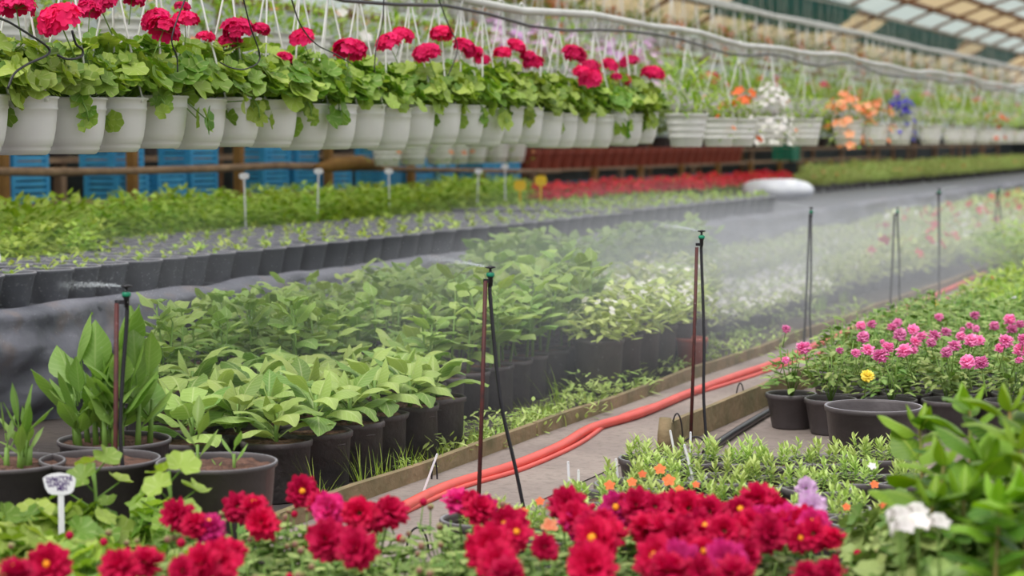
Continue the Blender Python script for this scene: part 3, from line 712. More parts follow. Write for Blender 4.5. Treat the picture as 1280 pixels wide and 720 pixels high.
# rear rack: blue crates, posts, rail, log, terracotta pots
def crate_mesh(w, d, h):
    b = MB(); th = .02
    b.box((0, 0, .012), (w, d, .024))
    for s_ in (-1, 1):
        for k in range(4):
            z = .03 + (h - .06) * (k + .5) / 4; b.box((s_ * (w / 2 - th / 2), 0, z), (th, d, (h - .06) / 4 * .72)); b.box((0, s_ * (d / 2 - th / 2), z), (w, th, (h - .06) / 4 * .72))
        b.box((s_ * (w / 2 - .01), 0, h - .015), (.04, d + .02, .03)); b.box((0, s_ * (d / 2 - .01), h - .015), (w + .02, .04, .03))
        for s2 in (-1, 1): b.box((s_ * (w / 2 - .02), s2 * (d / 2 - .02), h / 2), (.05, .05, h))
    return b.mesh('plastic_crate', M['crate'], False)
CR = crate_mesh(.4, .55, .3)
LR = 12.6; XRk = -LR * CT
ys = S(650, LR, 1).y
rack = thing('storage_rack', 'long wooden rack behind the bench holding crates and terracotta pots', 'rack', (XRk, 30, 0))
b = MB(); b.box((0, (7 + ys - .3) / 2 - 30, .88), (.6, ys - .3 - 7, .04)); link('lower_shelf', b.mesh('lower_shelf', M['wood'], False), rack)
ys = S(650, LR, 1).y
b = MB(); b.box((0, (ys + 53) / 2 - 30, 1.03), (.6, 53 - ys, .035)); link('upper_shelf', b.mesh('upper_shelf', M['wood'], False), rack)
b = MB(); b.box((0, (ys + 53) / 2 - 30, .6), (.6, 53 - ys, .035)); link('bottom_shelf', b.mesh('bottom_shelf', M['wood'], False), rack)
for i in range(18):
    y = S(130, LR, 1).y - 30 - 2.1 + 2.1 * i if i < 4 else S(130, LR, 1).y - 30 - 2.1 + 2.1 * 3 + 2.3 * (i - 3)
    b = MB(); ph_ = 1.5 if i < 5 else 1.05; b.box((.34, 0, ph_ / 2), (.09, .09, ph_)); link('post', b.mesh('post', M['post'], False), rack, (0, y, 0))
y = S(-40, LR, 1).y; n = 0
while y < S(645, LR, 1).y:
    n += 1
    if n % 4 != 3:
        for k in range(2 if n % 5 else 1):
            tag(link('plastic_crate', CR, None, (XRk + U(-.04, .04), y, .905 + .305 * k), (0, 0, U(-.06, .06))), 'blue plastic crate, %s on the rear rack from the left, %s of its stack' % (nth(n), 'topmost' if k else 'bottom'), 'crate', 'blue crates on the rear rack')
    y += .72 if n % 3 else .9
TP = pot_mesh('terracotta_pot', .12, .19, .34, M['terra'], ribs=(.8,), n=24)
y = ys + .25; n = 0
while y < S(915, LR, 1).y:
    n += 1; tag(link('terracotta_pot', TP, None, (XRk + .05, y, 1.0485), (0, 0, R() * 6), (1.05, 1.05, .92)), 'large terracotta pot, %s from the left on the rear rack shelf' % nth(n), 'pot', 'terracotta pots on the rear rack'); y += .46
for i, (px, z) in enumerate(((695, .618), (735, .618), (800, .618), (870, .618), (905, .618), (948, .618))):
    p = S(px, LR, .9); tag(link('plastic_crate', CR, None, (XRk, p.y, z), None, (1, .8, .7)), 'blue crate on the lower shelf behind the red flower strip, %s from the left' % nth(i + 1), 'crate', 'blue crates behind the red strip')
gcr = crate_mesh(.45, .6, .4); gcr.materials[0] = plain('green_crate', (40, 140, 110), (34, 120, 96))
p = S(994, LR - .4, 1.3); tag(link('plastic_crate', gcr, None, (p.x - .2, p.y, 1.0485)), 'green crate at the far end of the rear rack shelf', 'crate')
# rail in front of rack
zr_ = lambda px, py: V(px, py, 11.75)
b = MB(); pts = [zr_(-40, 214), zr_(60, 215), zr_(150, 214), zr_(260, 211), zr_(350, 207), zr_(420, 209), zr_(520, 212), zr_(640, 214), zr_(700, 214)]
b.tube(pts, [.035, .04, .035, .04, .038, .04, .03, .03, .03], 8); tag(link('wooden_rail', b.mesh('wooden_rail', M['wood'])), 'rough wooden rail running in front of the blue crates', 'rail')
b = MB(); b.tube([zr_(388, 210), zr_(410, 206), zr_(440, 203), zr_(466, 206)], [.05, .085, .085, .05], 9); lg = tag(link('wooden_log', b.mesh('wooden_log', M['post'])), 'pale thick log lying across the wooden rail below the pots', 'log')
lg.location = (.09, 0, .0)

# greenhouse shell
XW = -17 * CT
def vplane(name, x, z0, z1, mat, kind=True):
    b = MB(); b.add([(x, 0, z0), (x, YF + 20, z0), (x, YF + 20, z1), (x, 0, z1)], [(0, 1, 2, 3)]); return struct(name, b, mat)
b = MB(); b.box((XW - .05, 52, .8), (.1, 106, 1.6)); struct('wall_left_base', b, M['darkwall']).name = 'wall_left'
b = MB(); b.box((XW - .05, 52, 2.65), (.06, 106, 2.1)); struct('wall_left_upper', b, M['film'])
b = MB(); b.box((-8, YF + 18.5, 1.6), (50, .1, 3.2)); struct('wall_back', b, M['darkwall'])
b = MB(); b.box((-8, YF + 18.5, 4.6), (50, .08, 2.8)); struct('wall_back_upper', b, M['film'])
# roof slope: strips between purlins
def roofstrip(name, l0, z0, l1, z1, mat, th=.03):
    b = MB(); a0, a1 = -l0 * CT, -l1 * CT
    vs = [(a0, 5, z0), (a0, 105, z0), (a1, 105, z1), (a1, 5, z1)]; vs += [(x, y, z + th) for x, y, z in vs]
    b.add(vs, [(0, 1, 2, 3), (7, 6, 5, 4), (0, 4, 5, 1), (1, 5, 6, 2), (2, 6, 7, 3), (3, 7, 4, 0)]); return struct(name, b, M[mat])
prof = [(17, 3.7), (16, 4.25), (15, 4.75), (14, 5.2), (13, 5.6), (12, 5.95), (11, 6.25), (10, 6.5)]
for i in range(7): roofstrip('ceiling' if i == 0 else 'ceiling_panel', prof[i][0], prof[i][1], prof[i + 1][0], prof[i + 1][1], ['film', 'cream', 'cream', 'film', 'cream', 'film', 'film'][i])
for i, (l_, z_) in enumerate(prof):
    b = MB(); b.box((-l_ * CT, 55, z_ - .09), (.12, 100, .12)); struct('trim_%d' % (i + 3), b, M['rust'])
for i in range(24):
    b = MB(); y = 6 + i * 4.0
    b.tube([(-l_ * CT, y, z_ - .2) for l_, z_ in prof], .05, 6); b.tube([(XW + .1, y, 0), (XW + .1, y, 3.6)], .05, 6); struct('trim_%d' % (i + 12), b, M['rust'])
for i, (px0, px1, l0, z0, l1, z1) in enumerate(((870, 1010, 14.8, 4.4, 13.2, 5.05), (1055, 1160, 14.8, 4.4, 13.4, 4.95), (760, 850, 13.9, 4.75, 12.8, 5.2), (1190, 1232, 14.8, 4.4, 13.4, 4.95))):
    ya, yb = S(px0, l0, z0).y, S(px1, l0, z0).y; b = MB(); vs = []; n = 14
    for j in range(n + 1):
        for k in range(5): vs.append((-(l0 + (l1 - l0) * k / 4) * CT, ya + (yb - ya) * j / n, z0 + (z1 - z0) * k / 4 - .15 * math.sin(PI * k / 4) * (1 + .6 * math.sin(j))))
    b.add(vs, [(j * 5 + k, j * 5 + k + 1, (j + 1) * 5 + k + 1, (j + 1) * 5 + k) for j in range(n) for k in range(4)])
    tag(link('shade_tarp', b.mesh('shade_tarp', M['tarp'])), 'dark teal shade tarp slung under the greenhouse roof, %s from the left' % nth([2, 3, 1, 4][i]), 'tarp', 'teal tarps under the roof')

# ------------------------------------------------------------------ plant bed: big pots at the left
BH = .38
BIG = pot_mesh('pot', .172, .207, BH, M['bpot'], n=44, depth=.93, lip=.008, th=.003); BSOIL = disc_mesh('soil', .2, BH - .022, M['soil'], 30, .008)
def bigpot(px, py, label, sc=1, name='potted_plant'):
    p = G(px, py, BH * sc); t = thing(name, label, 'potted plant', (p.x, p.y, .002), R() * 6, None, sc)
    link('pot', BIG, t); link('soil', BSOIL, t); return t
t = bigpot(5, 577, 'large black pot at the left edge with a few pale leaves'); link('foliage', canna_foliage(.27, 4, .1, [M['canna'], M['stem']]), t, (0, 0, BH - .04), (0, 0, 2.0))
t = bigpot(125, 573, 'large black empty-looking pot of soil left of the sprouting pot'); b = MB(); b.box((.05, -.1, BH - .035), (.04, .012, .012), .6); link('wood_chip', b.mesh('wood_chip', M['tag'], False), t)
t = bigpot(143, 549, 'large black pot with tall upright green leaves behind the bare pot'); link('foliage', canna_foliage(.44, 15, .15, [M['canna'], M['stem']], .55), t, (0, 0, BH - .04), (0, 0, 1.0), 1.0)
t = bigpot(271, 577, 'large black pot with three small sprouts behind the crimson dahlias', name='sprouting_pot'); t.rotation_euler = (0, 0, TH)
for (x, y, h, n) in ((-.07, .02, .19, 4), (.0, .0, .05, 2), (.06, .0, .13, 3)):
    b = MB(); b.tube([(0, 0, -.01), (0, 0, h * .5)], .006, 5, mi=1)
    for k in range(n): b.leaf((0, 0, h * (.2 + .2 * k)), k * 2.5 + .4, 1.1, h * .6, h * .26, 'lance', bend=.4, fold=.4, n=5, tint=.8, pet=h * .1)
    link('sprout', b.mesh('sprout', [M['canna'], M['stem']]), t, (x, y, BH - .04))
# beds of broad leaved plants
BAG = pot_mesh('pot', .135, .148, .25, M['bag'], n=22, wob=.14); BGS = disc_mesh('soil', .138, .235, M['soil'], 18)
def bedplant(px, lam, y, label, protos, grp, sc=1.0, sz=1.0, name='broadleaf_plant', zoff=.215):
    t = thing(name, label, 'potted plant', (-lam * CT + U(-.03, .03), y, .006), R() * 6, grp, sz)
    link('pot', BAG, t); link('soil', BGS, t); link('foliage', random.choice(protos), t, (0, 0, zoff), (0, 0, R() * 6), sc); return t
lams = [4.42, 4.75, 5.08, 5.42, 5.76, 6.1, 6.45]
for ri, lam in enumerate(lams):
    y = S([350, 250, 225, 205, 200, 220, 250][ri], lam, .2).y; y1 = S([545, 735, 735, 735, 728, 720, 700][ri], lam, .2).y; n = 0
    while y < y1:
        n += 1; px = proj((-lam * CT, y, .3))[0]
        big = (px > 545 or ri > 2 and px > 330 or ri > 3)
        bedplant(px, lam, y + U(-.03, .03), '%s in black pot, %s in %s row from the path' % ('taller broad-leaved plant' if big else 'low broad-leaved plant', nth(n), nth(ri + 1)), TBR if big else HOS, 'broad-leaved plants in the bed behind the red hose', U(.9, 1.1) * (1.0 if not big else (1.12 if px > 600 else .9)) , 1.0)
        y += .30
# weeds and grass along the kerb
def grass_mesh(n, h, sp):
    b = MB()
    for i in range(n): b.leaf((U(-sp, sp), U(-sp, sp), 0), R() * 6.3, U(.9, 1.5), h * U(.5, 1.1), .006, 'strap', bend=U(.1, .9), fold=.3, n=4, tint=R())
    return b.mesh('grass_tuft', M['basil'])
GR = [grass_mesh(26, .2, .04), grass_mesh(40, .12, .08), grass_mesh(16, .26, .02)]
WD = [bush(.12, .12, 50, .05, .02, [M['petl']], 'lance') for _ in range(2)]
k = 0
for px, py, ty, s_ in ((405, 640, 2, .9), (430, 636, 0, .7), (490, 622, 2, .9), (505, 612, 0, .9), (520, 600, 0, 1), (560, 590, 1, 1), (590, 600, 3, .7), (620, 575, 1, 1), (650, 562, 3, .8), (668, 540, 3, 1), (690, 533, 1, 1.2), (715, 525, 4, 1), (740, 520, 3, 1), (765, 500, 4, 1.2), (790, 492, 3, 1.2), (820, 478, 4, 1.2), (845, 470, 3, 1), (700, 545, 3, .8), (660, 552, 1, 1), (900, 455, 4, 1.1), (930, 445, 3, 1), (955, 436, 4, 1.2), (985, 430, 3, 1), (1040, 405, 4, 1.4), (1070, 398, 3, 1.4), (585, 585, 0, .6), (630, 570, 0, .6), (750, 512, 1, 1), (800, 487, 1, 1), (850, 462, 3, 1.2), (735, 508, 3, 1.2), (780, 495, 4, 1.3)) + tuple((x, 652 - .395 * (x - 395) + U(-24, -12), random.choice([0, 1, 3, 4, 4]), U(.7, 1.3)) for x in [560 + 13 * q + U(-5, 5) for q in range(40)]):
    p = G(px, py); k += 1
    me = GR[ty] if ty < 3 else WD[ty - 3]
    tag(link('grass_tuft' if ty < 3 else 'weed', me, None, (min(p.x, XK - .06), p.y, .004), (0, 0, R() * 6), s_), ('tuft of thin grass' if ty < 3 else 'low leafy weed') + ' at the bed edge, %s along the edging board' % nth(k), 'weed', 'weeds along the edging board')

# white-flowered plants in dark pots beyond
WFL = [bush(.22, .30, 130, .09, .05, [M['pale'], M['white']], fn=14, fr=.022, fz=(.8, 1.1)) for _ in range(3)]
DP = pot_mesh('pot', .13, .15, .32, M['bag'], n=20)
n = 0
for ri, lam in enumerate((4.4, 4.72, 5.05, 5.4, 5.8, 6.2)):
    y = S(748, lam, .2).y; 
    while y < S(866 if ri < 3 else 880, lam, .2).y:
        n += 1; t = thing('white_flower_plant', 'pale bushy plant with white blooms in dark pot, %s in row %s' % (nth(int((y - S(748, lam, .2).y) / .34) + 1), ['one', 'two', 'three', 'four', 'five', 'six'][ri]), 'potted plant', (-lam * CT, y, .006), R() * 6, 'white-flowered plants in tall dark pots')
        link('pot', DP, t); link('foliage', random.choice(WFL if ri < 4 else TBR), t, (0, 0, .3), (0, 0, R() * 6), U(.85, 1.05)); y += .34
p = G(882, 466); b = MB(); tag(link('terracotta_pot', pot_mesh('terracotta_pot', .07, .095, .2, M['terra'], n=22), None, (p.x - .1, p.y, .006), None, 1.1), 'terracotta pot at the end of the dark pots by the sprinkler', 'pot')
# low white-flower trays and the pale field
WL = [bush(.2, .16, 80, .07, .03, [M['pale'], M['white']], fn=26, fr=.02, fz=(.85, 1.2)) for _ in range(2)]
LP = pot_mesh('pot', .1, .12, .13, M['bag'], n=14)
def field(name, lab, grp, px0, px1, lams, step, protos, sc, potm=LP, zp=.11, jit=.05, lim=300):
    n = 0
    for ri, lam in enumerate(lams):
        y = S(px0, lam, .1).y; y1 = S(px1, lam, .1).y
        while y < y1 and n < lim:
            n += 1; t = thing(name, lab, 'potted plant', (-lam * CT + U(-jit, jit), y, .006), R() * 6, grp)
            link('pot', potm, t); link('foliage', random.choice(protos), t, (0, 0, zp), (0, 0, R() * 6), U(*sc)); y += step
field('white_flower_tray', 'low plant dotted with tiny white flowers beside the bare patch beyond the dark pots', 'low white-flowered plants', 893, 1035, [4.75, 5.1, 5.45], .36, WL, (.85, 1.05))
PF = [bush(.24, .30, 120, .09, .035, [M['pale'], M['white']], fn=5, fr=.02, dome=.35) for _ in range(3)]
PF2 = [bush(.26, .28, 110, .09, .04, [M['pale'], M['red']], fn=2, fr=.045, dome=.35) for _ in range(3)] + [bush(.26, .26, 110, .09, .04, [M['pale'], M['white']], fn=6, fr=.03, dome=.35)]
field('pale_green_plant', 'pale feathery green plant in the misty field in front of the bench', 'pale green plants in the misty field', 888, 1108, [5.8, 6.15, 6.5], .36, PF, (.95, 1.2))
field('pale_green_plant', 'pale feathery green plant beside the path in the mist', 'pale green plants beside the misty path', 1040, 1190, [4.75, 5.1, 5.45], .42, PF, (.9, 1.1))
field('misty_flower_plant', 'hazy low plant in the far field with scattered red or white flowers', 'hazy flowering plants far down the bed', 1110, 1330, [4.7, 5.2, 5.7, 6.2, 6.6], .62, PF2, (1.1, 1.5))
# right side of the path, far
RF = [bush(.26, .30, 130, .08, .04, [M['basil'], M['orange']], fn=1, fr=.03) for _ in range(1)] + [bush(.26, .30, 150, .08, .04, [M['basil'], M['orange']]) for _ in range(5)]
n = 0
for ri, lam in enumerate((2.9, 2.5, 2.1, 1.7)):
    y = max(15.2, S(1222, lam, .1).y)
    for k in range(7):
        t = thing('bright_green_plant', 'bright green low plant behind the pink dahlias, %s in row %s' % (nth(k + 1), ['one', 'two', 'three', 'four'][ri]), 'potted plant', (-lam * CT, y, 0.001), R() * 6, 'bright green plants behind the pink dahlias')
        link('pot', LP, t); link('foliage', random.choice(RF if ri == 0 else RF[1:]), t, (0, 0, .11), (0, 0, R() * 6), U(.9, 1.1)); y += .42
FB = [bush(.35, .5, 140, .12, .06, [M['basil']], dome=.5)]
for px, py in ((1255, 352), (1275, 348), (1290, 352), (1248, 343), (1268, 341)):
    p = G(px, py); t = thing('far_green_bush', 'leafy green bush far along the right side of the path', 'shrub', (p.x, p.y, .001), R(), 'far bushes right of the path'); link('pot', LP, t); link('foliage', FB[0], t, (0, 0, .1))
p = G(1170, 412); 
p = V(1171, 383, 3.1); plant_tag((p.x, p.y, 0), p.z, .11, (0, 0, 0), 'yellow oval plaque on a stake behind the pink dahlias', 'ytag', .085, True)
tag(link('bent_stake', curve_tube([V(1251, 405, 2.4), V(1253, 388, 2.4), V(1260, 376, 2.4), V(1271, 371, 2.4)], .008, 6, 4, M['tag'], 'bent_stake')), 'bent white stake sticking up behind the pink dahlias', 'stake')

# ------------------------------------------------------------------ pink dahlias
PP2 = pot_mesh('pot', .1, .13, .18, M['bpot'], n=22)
PK = [(983, 411, .9), (1005, 434, 1.4), (982, 450, .7), (1076, 407, 1.1), (1090, 405, 1), (1115, 409, 1), (1079, 421, 1.2), (1122, 403, 1), (1125, 418, 1.3), (1142, 412, 1.2), (1145, 427, 1.2), (1168, 419, 1.2), (1164, 428, 1), (1174, 396, 1), (1183, 415, 1.1), (1203, 412, .6), (1219, 394, 1.1), (1212, 407, .8), (1220, 411, .8), (1201, 420, 1), (1214, 425, 1.3), (1225, 425, 1), (1193, 432, 1.2), (1183, 440, 1.1), (1243, 407, 1.1), (1262, 399, 1.3), (1265, 411, 1.2), (1275, 405, 1), (1258, 426, 1.4), (1250, 435, 1), (1275, 437, 1.3), (1274, 450, .7), (1209, 452, 1.3), (1226, 453, 1.4), (1085, 437, 1.2), (1070, 441, .9), (1110, 434, 1.2), (1101, 444, 1.5), (1130, 438, 1.4), (1142, 438, .8), (1103, 427, .5), (1152, 420, 1), (1050, 438, .7), (1280, 424, 1.2)]
pk = []; n = 0
pos2 = []
for ri in range(8):
    lam = 2.9 - .3 * ri
    for k in range(14):
        y = 9.93 + .33 * k + .09 * ri + (.22 if ri + k == 0 else 0)
        px, py = proj((-lam * CT, y, 0)); 
        if px < (978 if k or ri else 940) + (k > 12) * 40 or px > 1330 or py < 432: continue
        if px < 1155 and px > 1010 and py > 560: continue
        tx, ty = proj((-lam * CT, y, .43))
        if ty < 443 - .42 * (tx - 965) and not (ri == 0 and k == 0): continue
        if px < 966 and not (ri == 0 and k == 0): continue
        pos2.append((lam, y, ri, k))
for lam, y, ri, k in pos2:
    t = thing('pink_dahlia', 'pink dahlia in black pot, %s plant of row %s from the path' % (nth(k + 1), ['one', 'two', 'three', 'four', 'five', 'six', 'seven', 'eight'][ri]), 'potted flower', (-lam * CT + U(-.03, .03), y, .001), 0, 'pink dahlias beyond the empty black pot')
    link('pot', PP2, t); link('foliage', random.choice(PFO), t, (0, 0, .15), (0, 0, R() * 6), U(.8, .95)); pk.append(t)
for px, py, s_ in PK:
    zz = U(.46, .52); p = G(px, py, zz); t = min(pk, key=lambda o: (o.location.xy - p.xy).length)
    p2 = p; hd = link('flower_head', random.choice(PNK), t, p2 - t.location, (U(-.2, .6), U(-.4, .4), TH), s_ * .82 * (F / 2500))
p = G(1084, 470, .45); t = min(pk, key=lambda o: (o.location.xy - p.xy).length); link('flower_head', PNK[0], t, p - t.location, (.6, 0, TH), .9).data = dahlia_head(.036, [M['yelf'], M['stem']])
EP = BIG
p = G(1092, 507, BH * .9)
t = thing('empty_pot', 'large empty black pot standing in front of the pink dahlias', 'pot', (p.x, p.y, .001), 0, None, (1.02, 1.02, .9)); link('pot', pot_mesh('pot', .165, .205, BH, M['bpot'], n=44, depth=.35), t); link('soil', disc_mesh('soil', .165, BH * .4, M['soil']), t)

# ------------------------------------------------------------------ petunia pots
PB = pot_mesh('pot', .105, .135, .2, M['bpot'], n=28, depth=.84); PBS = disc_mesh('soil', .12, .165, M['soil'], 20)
PPOS = [(815, 572), (868, 574), (922, 574), (975, 577), (1028, 574), (840, 596), (788, 604), (905, 598), (960, 602), (1020, 608), (1070, 598), (745, 620), (812, 622), (870, 626), (930, 630), (985, 634), (1040, 634), (650, 655), (705, 668), (1085, 652), (600, 648), (1100, 570), (1125, 600), (740, 646), (800, 652)]
PDESC = ['in the back row by the middle sprinkler', 'behind the pair of white tags']
petp = []
for i, (px, py) in enumerate(PPOS):
    p = G(px, py, .2); row = 'back' if py < 585 else ('second' if py < 612 else ('third' if py < 640 else 'front'))
    same = sorted(x for x, y in PPOS if (('back' if y < 585 else ('second' if y < 612 else ('third' if y < 640 else 'front'))) == row)); k = same.index(px) + 1
    t = thing('petunia_pot', 'young petunia in low black pot, %s from the left in the %s petunia row' % (nth(k), row), 'potted plant', (p.x, p.y, .001), R() * 6, 'young petunia pots between path and dahlias')
    link('pot', PB, t); link('soil', PBS, t)
    link('foliage', PET[i % 4], t, (0, 0, .17), (0, 0, R() * 6), (1.0, 1.0, 1.05) if py < 640 else .95); petp.append(t)
for px, py, c, s_ in ((825, 587, 'orange', 1.1), (803, 593, 'orange', .8), (762, 607, 'orange', 1), (836, 601, 'orange', 1.2), (849, 612, 'orange', .8), (870, 606, 'orange', .7), (790, 603, 'orange', .9), (687, 658, 'salmon', 1.4), (655, 640, 'orange', .8), (1093, 606, 'orange', .8), (1058, 634, 'orange', .7), (1104, 633, 'orange', .8), (1010, 612, 'lilac', 1.2), (1090, 583, 'white', .8), (675, 627, 'orange', .8)):
    p = G(px, py, .3); t = min(petp, key=lambda o: (o.location.xy - p.xy).length); fl = link('flower', FLO[c], t, (0, 0, 0), (.8, 0, 0), s_)
    t.rotation_euler = (0, 0, 0); fl.location = p - t.location; fl.rotation_euler = (.9, 0, TH)
for i, (px, py, h, ln, tx) in enumerate(((712, 617, .12, -.05, 'leftmost thin white plant stake at the corner petunia pot'), (723, 625, .11, 0, 'thin white plant stake just right of the leftmost stake'), (773, 606, .1, -.1, 'faint thin white stake among petunias right of the pair of stakes'), (868, 606, .16, -.25, 'leaning white plant stake in front of the middle sprinkler foot'), (846, 580, .14, -.2, 'thin faded stake left of the leaning white stake'), (863, 570, .1, 0, 'short white stake beside the middle sprinkler rod'), (528, 618, .18, .35, 'thin white stake leaning on the corner grow pot'))):
    p = G(px, py, .17 if i < 6 else .02); b = MB(); b.box((0, 0, h / 2), (.009, .002, h)); b.tube([(0, 0, h), (0, 0, h + .004)], [.0045, .002], 4)
    tag(link('plant_stake', b.mesh('plant_stake', M['tag'], False), None, p - Vector((0, 0, 0)), (0, ln, TH)), tx, 'plant stake')

# ------------------------------------------------------------------ crimson dahlias in the foreground
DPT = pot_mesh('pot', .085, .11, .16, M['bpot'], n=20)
HD = [(62, 706, 1.15), (150, 709, 1.15), (182, 702, 1.0), (222, 645, 1.05), (262, 660, 1), (244, 656, .9), (297, 634, 1.0), (327, 655, 1.05), (318, 636, 1), (270, 703, 1.35), (290, 690, .9), (252, 704, 1.1), (378, 615, 1.1), (412, 636, 1.1), (400, 630, .9), (450, 642, 1.1), (466, 648, .9), (487, 640, 1.15), (410, 676, 1.25), (446, 686, 1.2), (20, 718, 1.0), (228, 714, .8), (573, 626, 1.0), (600, 637, 1.05), (637, 656, 1.15), (590, 627, .7), (612, 688, 1.45), (622, 704, 1.2), (643, 668, 1), (632, 716, 1), (710, 631, 1.15), (722, 651, 1.1), (700, 634, .9), (718, 647, 1), (738, 662, 1.1), (752, 656, 1.1), (745, 676, 1.35), (764, 668, 1.0), (740, 709, 1.35), (731, 700, 1), (773, 636, 1.15), (797, 633, 1.15), (819, 634, .9), (806, 660, 1.1), (845, 635, 1.15), (862, 636, 1.1), (835, 664, 1.3), (850, 672, 1.2), (822, 700, 1.35), (850, 706, 1.4), (835, 713, 1.2), (888, 641, 1.15), (884, 667, 1.15), (906, 665, 1.1), (926, 664, 1.0), (948, 624, 1.2), (925, 641, 1.1), (936, 655, 1), (908, 702, 1.25), (918, 716, 1.1), (880, 690, .9), (934, 694, .9), (680, 684, .8), (962, 667, 1.15), (866, 690, 1), (958, 632, 1.0), (970, 640, 1.0), (985, 652, 1.15), (975, 660, 1), (1002, 658, 1.2), (1016, 668, 1), (1040, 672, .8), (1000, 675, .8), (1036, 714, .8), (1008, 716, .8), (875, 655, 1.0), (955, 650, 1), (875, 714, .9)]
LIL = [(1013, 634, 1.1, 'l'), (607, 633, .8, 'p'), (1018, 655, 1.0, 'p'), (1008, 611, .8, 'l')]
dpos = []
for px in range(-15, 1065, 52):
    for ri, py in enumerate((680, 722, 772)):
        qx = px + 26 * (ri % 2)
        if qx < 200 and ri == 0: continue
        if 165 > qx and ri < 1: continue
        if qx < 20 and ri < 2: continue
        if 480 < qx < 545 and ri == 0: continue
        if qx > 1015 and ri == 0: continue
        if 640 < qx < 690 and ri == 0: continue
        if 930 < qx and ri == 0: py -= 0
        dpos.append((qx, py + 20, ri))
dah = []
for qx, py, ri in dpos:
    p = G(qx, py, .2); t = thing('crimson_dahlia', '', 'potted flower', (p.x, p.y, .001), 0, 'crimson dahlias along the bottom edge'); t['row'] = ri; t['px'] = qx; dah.append(t)
for ri in range(3):
    for k, t in enumerate(sorted([o for o in dah if o['row'] == ri], key=lambda o: o['px'])):
        t['label'] = 'crimson dahlia plant in small black pot, %s from the left in the %s dahlia row' % (nth(k + 1), ['back', 'middle', 'front'][ri])
for t in dah:
    del t['row']; del t['px']
    link('pot', DPT, t); link('foliage', random.choice(DFO), t, (0, 0, .12), (0, 0, R() * 6), (.8, .8, .62))
    for _ in range(3): link('flower_bud', random.choice([BUD, BUD, BUD, BUD, BUDR]), t, (U(-.13, .13), U(-.13, .13), U(.32, .37)), (U(-.4, .4), U(-.4, .4), 0), U(.7, 1.1))
for q, (px, py, s_, *c) in enumerate([h + ('c',) for h in HD] + LIL):
    z = .42 + U(-.015, .015); p = G(px, py, z); t = min(dah, key=lambda o: (o.location.xy - p.xy).length)
    me = random.choice(DAH) if c[0] == 'c' else (DLIL[0] if c[0] == 'l' else DAH2[q % 2])
    if c[0] == 'c' and q % 9 == 4: me = DAH2[0]
    h = link('flower_head', me, t, p - t.location, (0, 0, 0), s_ * .95)
    facing = U(.1, 1.2) if q % 3 else U(.9, 1.35)
    h.rotation_euler = (facing, 0, TH + U(-.7, .7))
    if c[0] != 'c': h['label'] = 'lilac-pink flower head' if c[0] == 'l' else 'purple-magenta flower head'
    if q % 4 == 0: link('flower_center', EYE, h, (0, 0, .022), None, 1.0)

# ------------------------------------------------------------------ geranium-leaved plants lower left
GL = [ger_foliage(.19, .2, 54, .055, [M['ger'], M['stem']], trail=.0) for _ in range(3)]
SPG = pot_mesh('pot', .09, .115, .16, M['bpot'], n=22)
gl = [(-15, 668, 1.0), (20, 700, 1.05), (45, 655, 1.0), (85, 690, 1.05), (118, 650, .95), (120, 715, 1.0), (10, 735, 1.0), (60, 750, 1.0), (205, 640, .85), (228, 700, .8), (165, 730, .9), (-10, 700, 1)]
for i, (px, py, s_) in enumerate(gl):
    p = G(px, py + 20, .22); t = thing('geranium_seedling', 'young scallop-leaved geranium in black pot at lower left, %s from the left' % nth(sorted(g[0] for g in gl).index(px) + 1), 'potted plant', (p.x, p.y, .001), R() * 6, 'leafy geraniums at lower left')
    link('pot', SPG, t); link('foliage', GL[i % 3], t, (0, 0, .13), None, s_)
# tall leaf beside tag
for px, py, n_, lab in ((118, 640, 5, 'taller geranium shoot right of the handwritten tag'), (212, 652, 7, 'taller geranium shoot behind the crimson dahlias, below the sprouting pot')):
    p = G(px, py, .3); b = MB(); b.tube([(0, 0, .1), (.01, 0, .3), (0, 0, .46)], .006, 5, mi=1)
    for k in range(n_):
        q = 2.4 * k; rr = .05 + .012 * k; c = Vector((rr * math.cos(q), rr * math.sin(q), .48 - .028 * k))
        b.tube([(0, 0, c.z - .06), c * .98], .003, 4, mi=1, cap=False); b.lobed(c, (math.cos(q) * .5, math.sin(q) * .5 - .3, .8), .052 * U(.8, 1.15))
    t = thing('geranium_shoot', lab, 'potted plant', (p.x, p.y, .001)); link('foliage', b.mesh('foliage', [M['ger'], M['stem']]), t); link('pot', SPG, t, scale=.8)
# handwritten tag
p0 = G(77, 668, .26); p1 = V(75, 604, 0) if False else None
d = (p0 - CAM).dot(fwd); sc = d / F
w = 41 * sc; hh = 28 * sc; n = 40; hb = MB(); vs = []
out = [(-.5, .22), (-.42, .33), (-.25, .44), (0, .5), (.25, .45), (.42, .35), (.5, .24), (.49, -.02), (.44, -.3), (.36, -.42), (.2, -.5), (-.2, -.5), (-.33, -.42), (-.42, -.22)]
for s_ in (-.001, .001): vs += [(x * w, s_, z * hh) for x, z in out]
n = len(out); hb.add(vs, [tuple(reversed(range(n))), tuple(range(n, 2 * n))] + [(i, (i + 1) % n, n + (i + 1) % n, n + i) for i in range(n)])
zt = .26 + (668 - 604) * sc
t = thing('handwritten_tag', 'white plant tag with purple handwriting among the lower left geraniums', 'plant tag', (p0.x, p0.y, .16), 0)
t.rotation_euler = (0, 0, TH)
th_ = link('tag_head', hb.mesh('tag_head', M['tag'], False), t, (-2 * sc, 0, zt - .16), (-.05, .03, 0))
sb = MB(); sb.box((0, 0, (zt - .16 - hh * .4) / 2), (7.5 * sc, .0022, zt - .16 - hh * .4)); link('tag_stem', sb.mesh('tag_stem', M['tag'], False), t)
